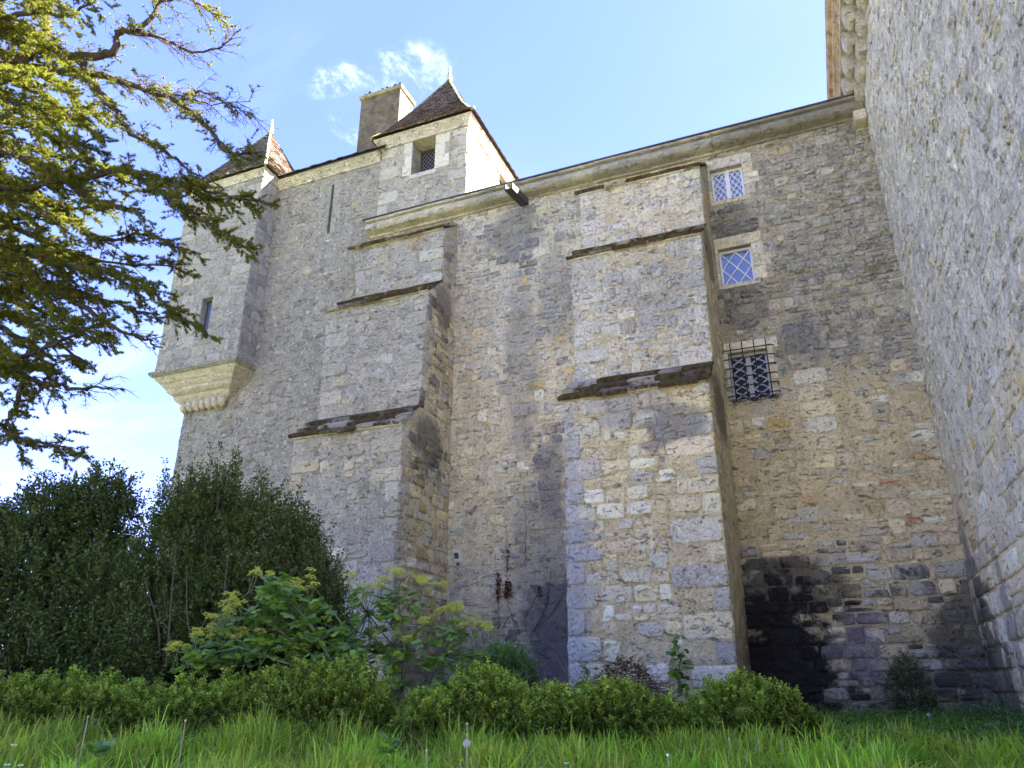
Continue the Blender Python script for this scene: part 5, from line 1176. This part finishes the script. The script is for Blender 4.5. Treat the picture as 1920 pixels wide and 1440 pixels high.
# ---- cedar
cedar = thing('cedar_tree', 'old spreading cedar with sunlit yellow green needles reaching in from the upper left', 'tree', (-11.5, 4.6, -.6))
rc = np.random.default_rng(77)
TRUNK = at(-9.2, 8.2)
def P3(x, y, D): return on_d(x, y, D)
limb_spec = [  # pixel path, distance range, base/tip radius, foliage density, bare twigs
    ([(-300, 260), (-60, 60), (60, 90), (150, 105), (212, 98), (222, 60), (262, 58), (300, 5), (325, -45)], 8.2, 7.4, .085, .02, .55, .8),
    ([(250, 62), (300, 72), (355, 95), (405, 92), (452, 55)], 7.8, 7.4, .030, .006, .10, 1.4),
    ([(-120, 100), (0, 122), (100, 130), (150, 138), (205, 145), (260, 165), (330, 190), (385, 235), (430, 285), (482, 285)], 8.4, 7.2, .075, .010, .55, .7),
    ([(150, 106), (175, 160), (212, 205), (245, 250), (290, 270), (350, 315), (405, 345)], 7.9, 7.4, .050, .008, .55, .6),
    ([(-150, 430), (60, 350), (150, 338), (230, 318), (300, 340), (350, 352), (410, 362), (484, 380)], 7.8, 6.8, .05, .008, 1.3, .4),
    ([(250, 325), (300, 360), (350, 398), (400, 425), (462, 464)], 7.1, 6.8, .03, .006, 1.5, .3),
    ([(-150, 380), (0, 345), (90, 380), (150, 420), (200, 452), (260, 440), (355, 470)], 8.6, 7.8, .055, .008, 1.0, .4),
    ([(-100, 440), (0, 495), (60, 520), (130, 560), (190, 600), (250, 628), (305, 652)], 8.3, 7.6, .060, .008, .55, .9),
    ([(-100, 420), (60, 480), (150, 500), (250, 520), (320, 580), (368, 608)], 8.0, 7.3, .040, .006, 1.3, .3),
    ([(-120, 700), (0, 685), (60, 660), (110, 640), (160, 620), (205, 632)], 7.0, 6.7, .035, .006, 1.3, .3),
    ([(-120, 690), (20, 700), (90, 720), (160, 728), (228, 728)], 8.0, 7.6, .040, .006, .30, 1.2),
    ([(-60, 660), (38, 700), (28, 760), (12, 800), (35, 822), (90, 832), (150, 850)], 8.0, 7.6, .040, .006, .9, .5),
    ([(-200, 100), (0, 40), (70, 20), (130, 30), (200, -20)], 7.6, 7.2, .05, .01, 1.3, .3),
    ([(-200, 200), (-20, 150), (50, 165), (110, 200), (160, 235)], 7.4, 6.9, .045, .01, 1.6, .2),
    ([(-200, 250), (0, 225), (60, 240), (130, 270), (185, 258)], 7.2, 6.8, .045, .01, 1.6, .2),
    ([(-200, 330), (-20, 290), (60, 300), (120, 330), (170, 370), (270, 400)], 7.4, 7.0, .045, .01, 1.4, .3),
    ([(-200, 480), (-20, 430), (60, 440), (130, 470), (200, 490), (330, 500)], 8.6, 8.2, .045, .01, 1.2, .4),
    ([(-200, 580), (-20, 545), (60, 575), (120, 600), (180, 640)], 8.6, 8.2, .045, .01, 1.2, .4),
    ([(-200, 20), (-20, 90), (40, 110), (90, 60), (75, 0), (85, -60)], 8.0, 7.8, .09, .04, .9, .3),
    ([(-200, 620), (-20, 610), (50, 650), (90, 690), (70, 740)], 8.2, 7.8, .04, .01, 1.0, .5),
    ([(303, 2), (350, -5), (400, 25), (420, 30)], 7.5, 7.2, .02, .006, .7, 1.0),
    ([(-200, 160), (-40, 60), (30, 50), (80, 80), (130, 120)], 7.8, 7.4, .04, .01, 1.8, .1),
    ([(-200, 260), (-40, 200), (20, 190), (70, 205), (120, 250)], 8.2, 7.8, .04, .01, 1.8, .1),
    ([(-200, 360), (-60, 300), (0, 330), (60, 370), (120, 430)], 8.2, 7.8, .04, .01, 1.8, .1),
    ([(-200, 460), (-60, 450), (0, 460), (50, 500), (110, 590)], 7.8, 7.6, .04, .01, 1.8, .1),
    ([(-200, 60), (-40, 10), (40, -10), (120, 15)], 7.4, 7.0, .04, .01, 1.6, .2),
    ([(-200, 140), (-60, 120), (30, 130), (90, 150), (140, 185)], 7.0, 6.7, .04, .01, 1.6, .2),
    ([(-200, 380), (-60, 350), (20, 355), (90, 345), (150, 300)], 7.0, 6.8, .04, .01, 1.5, .2),
    ([(-200, 410), (-40, 400), (50, 410), (140, 390), (230, 385)], 8.8, 8.2, .04, .01, 1.4, .2),
    ([(-200, 520), (-20, 480), (90, 470), (180, 500), (260, 545)], 8.9, 8.3, .04, .01, 1.5, .2),
    ([(-200, 560), (-20, 520), (60, 540), (140, 545), (220, 570), (300, 590)], 8.4, 8.0, .04, .01, 1.4, .2),
    ([(-200, 640), (-20, 590), (60, 610), (130, 660), (170, 690)], 8.6, 8.2, .04, .01, 1.2, .2),
    ([(-200, 300), (0, 270), (80, 290), (160, 300), (250, 345)], 8.8, 8.2, .045, .01, 1.3, .3),
    ([(-100, 180), (40, 190), (110, 220), (170, 210), (230, 230)], 8.8, 8.3, .04, .01, 1.0, .4),
    ([(330, 190), (370, 170), (420, 190), (470, 215)], 7.6, 7.2, .02, .005, .3, 1.5),
    ([(260, 165), (340, 180), (400, 195), (470, 190)], 7.7, 7.3, .016, .004, .15, 1.5),
]
NP, ND, NC, twig_segs = [], [], [], []
def along(P, s):                       # P polyline, s array of lengths -> positions and tangents
    seg = np.linalg.norm(np.diff(P, axis=0), axis=1); cum = np.concatenate([[0], np.cumsum(seg)])
    i = np.clip(np.searchsorted(cum, s, side='right') - 1, 0, len(seg) - 1); t = (s - cum[i]) / seg[i]
    return P[i] + (P[i + 1] - P[i]) * t[:, None], unit(P[i + 1] - P[i])
for li, (pp, d0, d1, r0, r1, dens, bare) in enumerate(limb_spec):
    ctrl = [P3(x, y, d0 + (d1 - d0) * i / (len(pp) - 1)) for i, (x, y) in enumerate(pp)]
    P = catmull(ctrl, 6); P[1:-1] += rc.normal(0, .012, (len(P) - 2, 3)); seglen = np.linalg.norm(np.diff(P, axis=0), axis=1).sum()
    mb = MB(); mb.tube(P, np.linspace(r0, r1, len(P)) * (1 + rc.normal(0, .06, len(P))), 7, cap=False); mb.build('limb', m_bark, cedar, smooth=True)
    nt = int(seglen / .055); ss = np.sort(rc.uniform(.15 * seglen if r0 > .05 else 0, seglen, nt)); Q, Tn = along(P, ss)
    for k in range(nt):
        frac = ss[k] / seglen; side = 1 if k % 2 else -1
        hor = unit(np.cross(Tn[k], [0, 0, 1])) * side
        dv = unit(hor * rc.uniform(.3, 1.1) + Tn[k] * rc.uniform(.35, 1.1) + np.array([0, 0, rc.normal(-.02, .32)]))
        L = rc.uniform(.18, .62) * (1.05 - .55 * frac); isbare = rc.random() < bare * .42
        m = 5; tt = np.linspace(0, 1, m)[:, None]; bend = np.array([0, 0, -1.0]) * rc.uniform(-.05, .26) * L
        W_ = Q[k] + dv * L * tt + bend * tt ** 2 + rc.normal(0, .010, (m, 3)) * tt
        for j in range(m - 1): twig_segs.append((W_[j], W_[j + 1], .0065 * (1 - .16 * j), .0065 * (1 - .16 * (j + 1))))
        n2 = int(L / .030); s2 = rc.uniform(.08 * L, L, n2); Q2, T2 = along(W_, s2)
        sgn = np.where(np.arange(n2) % 2, 1, -1)[:, None]; hr = unit(np.cross(T2, [0, 0, 1.0])) * sgn
        D2 = unit(hr * rc.uniform(.3, 1, (n2, 1)) + T2 * rc.uniform(.4, 1.0, (n2, 1)) + rc.normal(0, .28, (n2, 3))); L2 = rc.uniform(.04, .15, n2)
        for j in range(n2): twig_segs.append((Q2[j], Q2[j] + D2[j] * L2[j], .0032, .0015))
        bx = project(Q[k])[0][0]; fol = dens * (0.22 if isbare else 1.0) * (1.0 if bx < 170 else .62 if bx < 330 else .8)
        for j in range(n2):
            if rc.random() > min(1, fol): continue
            c_ = int(L2[j] / .0085 * min(1.0, .6 + fol * .4)) + 1; s3 = rc.uniform(0, 1, c_)
            NP.append(Q2[j] + D2[j] * (L2[j] * s3)[:, None] + rc.normal(0, .004, (c_, 3))); ND.append(np.tile(D2[j], (c_, 1))); NC.append(np.full(c_, rc.uniform(.7, 1.25)))
tP = np.concatenate(NP); tD = np.concatenate(ND); tC = np.concatenate(NC); PER = 8
print('cedar tufts', len(tP), 'twigs', len(twig_segs))
P = np.repeat(tP, PER, axis=0); D = unit(np.repeat(tD, PER, axis=0) * .5 + unit(rc.normal(0, 1, (len(P), 3))) + np.array([0, 0, .45]))
Ln = rc.uniform(.024, .038, len(P))[:, None]; S = unit(np.cross(D, rc.normal(0, 1, (len(P), 3)))) * .0034
V = np.stack([P - S, P + S, P + D * Ln], 1).reshape(-1, 3); F = np.arange(len(V)).reshape(-1, 3)
c = np.repeat(tC, PER) * rc.uniform(.75, 1.25, len(P)); yl = rc.uniform(0, .25, len(P)); c = c[:, None] * np.stack([1 + yl, 1 + .1 * yl, 1 - yl], 1)
mesh_obj('needles', V, F, m_needle, cedar, tint=np.repeat(c, 3, axis=0), kind='stuff')
V, F = tubes_np(twig_segs, 3); mesh_obj('twigs', V, F, m_twig, cedar, tint=(1, 1, 1), kind='stuff')
mb = MB(); tb = TRUNK; mb.tube([(tb[0], tb[1], -1.6), (tb[0], tb[1], 1), (tb[0] + .1, tb[1], 4), (tb[0], tb[1] + .1, 8), (tb[0], tb[1], 12)], [.75, .6, .5, .36, .15], 12); mb.build('trunk', m_bark, cedar, smooth=True)

# ------------------------------------------------------------------ grass and ground plants
def grass(name, label, xy, h, wd_, col, seed, lean=.5):
    r = np.random.default_rng(seed); n = len(xy); z = ground_z(xy[:, 0], xy[:, 1]); B0 = np.column_stack([xy, z - .01]); a = r.uniform(0, 6.283, n)
    dr = np.stack([np.cos(a), np.sin(a), np.zeros(n)], 1); S = np.stack([-np.sin(a + r.normal(0, .5, n)), np.cos(a), np.zeros(n)], 1); le = np.abs(r.normal(0, lean, n)) + .08
    pts = []; W0 = (wd_ * r.uniform(.6, 1.3, n))[:, None]
    for t, wf in ((0, .8), (.35, 1.0), (.68, .72), (.88, .42)):
        c = B0 + dr * (h * le * t ** 1.9)[:, None] + np.array([0, 0, 1]) * (h * t * (1 - .30 * le * t ** 2))[:, None]; pts += [c - S * W0 * wf / 2, c + S * W0 * wf / 2]
    tip = B0 + dr * (h * le * 1.12)[:, None] + np.array([0, 0, 1]) * (h * (1 - .36 * le))[:, None]; pts.append(tip)
    V = np.stack(pts, 1).reshape(-1, 3); k = np.arange(n)[:, None] * 9; F = []
    for j in (0, 2, 4): F.append(np.concatenate([k + j, k + j + 1, k + j + 3], 1)); F.append(np.concatenate([k + j, k + j + 3, k + j + 2], 1))
    F.append(np.concatenate([k + 6, k + 7, k + 8], 1)); F = np.stack(F, 1).reshape(-1, 3)
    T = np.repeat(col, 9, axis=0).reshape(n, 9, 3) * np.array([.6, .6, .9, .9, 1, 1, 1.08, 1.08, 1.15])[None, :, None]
    o = mesh_obj(name, V, F, m_grass, tint=T.reshape(-1, 3)); set_props(o, label, 'grass', kind='stuff'); return o
def wedge(n, f0, f1, rr, power=1.0, x0=-1.0, x1=1.0):
    f = f0 + (f1 - f0) * rr.uniform(0, 1, n) ** power; s = rr.uniform(x0, x1, n) * f * .80; return np.stack([s * _cy - f * _sy, s * _sy + f * _cy], 1), f, s
r = np.random.default_rng(91)
xy, f, s = wedge(52000, 3.4, 6.6, r, .9)
nz = np.sin(xy[:, 0] * 3.1 + 1) * np.cos(xy[:, 1] * 2.7) + .6 * np.sin(xy[:, 0] * 7.3 + xy[:, 1] * 5.1)
keep = (xy[:, 0] < 1.9) & (r.uniform(0, 1, len(xy)) < .75 + .2 * nz); xy, f, s, nz = xy[keep], f[keep], s[keep], nz[keep]
sn = s / (f * .8); tall = np.where(sn < .15, 1.0, np.clip(1.0 - (sn - .15) * .55, .6, 1))
h = (.31 + .09 * nz + r.normal(0, .05, len(xy))) * tall * (.86 + .05 * (f - 4)); h = np.clip(h, .07, .6)
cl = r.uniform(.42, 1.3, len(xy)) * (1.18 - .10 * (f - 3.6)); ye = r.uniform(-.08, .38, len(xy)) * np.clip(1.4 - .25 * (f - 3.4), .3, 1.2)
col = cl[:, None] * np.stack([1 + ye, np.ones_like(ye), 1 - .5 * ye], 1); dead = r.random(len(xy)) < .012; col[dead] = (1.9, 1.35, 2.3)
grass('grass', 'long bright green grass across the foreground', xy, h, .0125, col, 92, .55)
# broader bright tufts
cen, cf, cs = wedge(120, 3.8, 6.0, r); ci = r.integers(0, 120, 8500); xy = cen[ci] + r.normal(0, .055, (8500, 2)); cw = r.uniform(.6, 1.3, 120)[ci]
k = xy[:, 0] < 1.9; xy, cw = xy[k], cw[k]
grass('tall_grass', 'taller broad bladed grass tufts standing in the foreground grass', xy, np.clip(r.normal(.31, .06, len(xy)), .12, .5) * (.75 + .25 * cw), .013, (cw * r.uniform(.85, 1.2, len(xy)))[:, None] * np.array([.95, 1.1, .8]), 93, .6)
# dry stalks and broad docks among the grass
xy, f, s = wedge(150, 3.7, 6.4, r); k = xy[:, 0] < 1.8; xy = xy[k]; sg_ = []
for (x_, y_) in xy:
    z_ = float(ground_z(x_, y_)); L_ = r.uniform(.2, .42); t_ = np.array([r.normal(0, .09), r.normal(0, .09), L_]); m_ = np.array([x_, y_, z_]) + t_ * .55 + [r.normal(0, .01), 0, 0]; e_ = np.array([x_, y_, z_]) + t_
    sg_ += [((x_, y_, z_), m_, .0028, .0022), (m_, e_, .0022, .0014)]
V, F = tubes_np(sg_, 4); o = mesh_obj('dry_stalks', V, F, m_dry, tint=(2.2, 2.0, 1.5), kind='stuff'); set_props(o, 'thin dry straw coloured stalks standing among the foreground grass', 'dry stalks')
for (px_, py_, D_, lab) in ((185, 1408, 4.2, 'broad leaved dock plant low in the grass at the bottom left'), (730, 1400, 4.6, 'broad leaved weed low in the grass left of the box bushes'), (1640, 1400, 6.0, 'broad leaved weed in the shade below the stained wall')):
    b_ = on_d(px_, py_, D_); T = thing('dock_plant', lab, 'weed', b_)
    for k in range(13):
        a_ = k * 2.4; place(LEAVES[(0, 1, 3)[k % 3]], 'leaf', T, b_ + np.array([math.cos(a_), math.sin(a_), 0]) * .03 + [0, 0, r.uniform(-.03, .03)], (r.uniform(-.1, .7), r.normal(0, .2), a_), r.uniform(.05, .095))
# rough weedy cover by the walls
xy, f, s = wedge(26000, 6.4, 12.6, r, 1.0, .28, 1.0); k = (xy[:, 0] < 2.0) & (xy[:, 1] < 13.9); xy = xy[k]
grass('rough_grass', 'darker rough grass in the shade between the bushes and the walls', xy, np.clip(r.normal(.15, .06, len(xy)), .05, .35), .009, r.uniform(.35, .85, (len(xy), 1)) * np.array([.8, 1, .9]), 94, .7)
xy, f, s = wedge(30000, 5.6, 13.2, r, .9, .25, 1.0); k = (xy[:, 0] < 2.05) & (xy[:, 1] < 13.9); xy = xy[k]; n = len(xy)
hh = np.clip(.08 + .10 * np.sin(xy[:, 0] * 2.3 + 2) * np.cos(xy[:, 1] * 1.9) + np.abs(r.normal(0, .08, n)) + .16 * sstep(xy[:, 0], .9, 1.9), .02, .5)
P = np.column_stack([xy, ground_z(xy[:, 0], xy[:, 1]) + hh * r.uniform(.2, 1, n)])
o = leaves_obj('weeds', P, r.normal(0, 1, (n, 3)) * [1, 1, .45], r.uniform(.025, .06, n), r.uniform(.014, .03, n), r.uniform(.5, 1.4, (n, 1)) * np.array([.95, 1.05, .8]), m_weed, None, r); set_props(o, 'low broad leaved weeds covering the ground below the tower', 'weeds', kind='stuff')
# dandelion clocks, daisies, buttercups and dry stalks
m_fluff = simple_mat('seed_fluff', (.62, .62, .58), .9, .1); m_petal = simple_mat('white_petal', (.8, .8, .78), .7, .05); m_yel = simple_mat('yellow_petal', (.75, .58, .03), .6, .1); m_straw = simple_mat('straw', (.42, .36, .22), .8, .2)
def flower(name, label, px_, py_, D, kind):
    p = on_d(px_, py_, D); g0 = float(ground_z(p[0], p[1])); T = thing(name, label, 'flower', (p[0], p[1], g0)); r = np.random.default_rng(int(px_ * 7 + py_)); mb = MB()
    top = p; b = np.array([p[0] + r.normal(0, .03), p[1], g0]); mb.tube([b, (b + top) / 2 + r.normal(0, .008, 3), top], [.0035, .003, .0025], 5); mb.build('stalk', m_straw if kind != 'daisy' else m_stem, T)
    if kind == 'clock':
        dd = unit(r.normal(0, 1, (150, 3))); segs = [(p, p + d_ * .020, .0004, .0003) for d_ in dd]; V, F = tubes_np(segs); V2, F2 = leaf_quads(p + dd * .019, np.cross(dd, r.normal(0, 1, dd.shape)), .007, .006, r)
        o = mesh_obj('seed_head', np.concatenate([V, V2]), [list(map(int, f_)) for f_ in F] + [list(map(int, f_ + len(V))) for f_ in F2], m_fluff, T, tint=(1, 1, 1))
    elif kind in ('daisy', 'yellow'):
        n = 12; a = np.arange(n) * 2 * math.pi / n; dd = np.stack([np.cos(a), np.sin(a), np.full(n, .25)], 1); V, F = leaf_quads(np.tile(p, (n, 1)), dd, .017, .009, r); mesh_obj('petals', V, F, m_petal if kind == 'daisy' else m_yel, T, tint=(1, 1, 1))
        mb = MB(); mb.tube([p - [0, 0, .002], p + [0, 0, .005]], [.006, .004], 6); mb.build('flower_disc', m_yel, T)
    else:
        mb = MB(); mb.tube([p - [0, 0, .004], p + [0, 0, .004], p + [0, 0, .010]], [.006, .008, .004], 6); mb.build('bud', m_straw if kind == 'bud' else m_petal, T)
for (nm, lab, x, y, D, kd) in (
    ('dandelion_clock', 'round white dandelion seed head on a tall stalk in front of the box bushes', 875, 1394, 4.6, 'clock'),
    ('dandelion_clock', 'white dandelion seed head in front of the right domed bush', 1401, 1422, 5.2, 'clock'),
    ('dandelion_clock', 'pale dandelion seed head at the foot of the dark stained wall', 1574, 1370, 8.5, 'clock'),
    ('dandelion_clock', 'dandelion seed head on a leaning stalk near the small dark bush', 1741, 1340, 9.5, 'clock'),
    ('dandelion_stalk', 'bare dandelion stalk with tight bud beside the tall seed head', 876, 1358, 4.7, 'bud'),
    ('dandelion_stalk', 'bare pale stalk with a white tip below the debris heap', 1252, 1417, 4.4, 'tip'),
    ('dandelion_stalk', 'thin stalk standing before the right domed bush, left of its seed head', 1367, 1386, 5.2, 'bud'),
    ('dandelion_stalk', 'thin budded stalk before the middle of the right domed bush', 1423, 1393, 5.2, 'bud'),
    ('dandelion_stalk', 'thin budded stalk at the right side of the domed bush', 1464, 1393, 5.3, 'bud'),
    ('dandelion_stalk', 'short pale stalk in the grass left of the tall seed head', 800, 1408, 4.4, 'bud'),
    ('dandelion_stalk', 'pale dry stalk in the grass below the left end of the hedge', 165, 1345, 5.0, 'bud'),
    ('dandelion_stalk', 'pale dry stalk in the grass below the leaning umbel plant', 348, 1352, 4.9, 'bud'),
    ('daisy', 'small white flower low in the grass at the bottom left corner', 12, 1435, 3.9, 'daisy'), ('daisy', 'small white flower in the grass right of the bottom left corner', 38, 1436, 3.9, 'daisy'),
    ('daisy', 'small white flower in the grass at the left edge', 26, 1398, 4.3, 'daisy'), ('daisy', 'small white flower in the grass below the centre bushes', 1062, 1432, 4.3, 'daisy'),
    ('daisy', 'white flower in the weeds below the small dark bush', 1683, 1412, 6.5, 'daisy'), ('buttercup', 'yellow flower in the weeds at the foot of the stained wall', 1656, 1363, 9.0, 'yellow'),
    ('buttercup', 'yellow flower beside another at the foot of the stained wall', 1668, 1364, 9.1, 'yellow'), ('buttercup', 'yellow flower low in the grass by the tall seed head', 864, 1426, 4.4, 'yellow')):
    flower(nm, lab, x, y, D, kd)
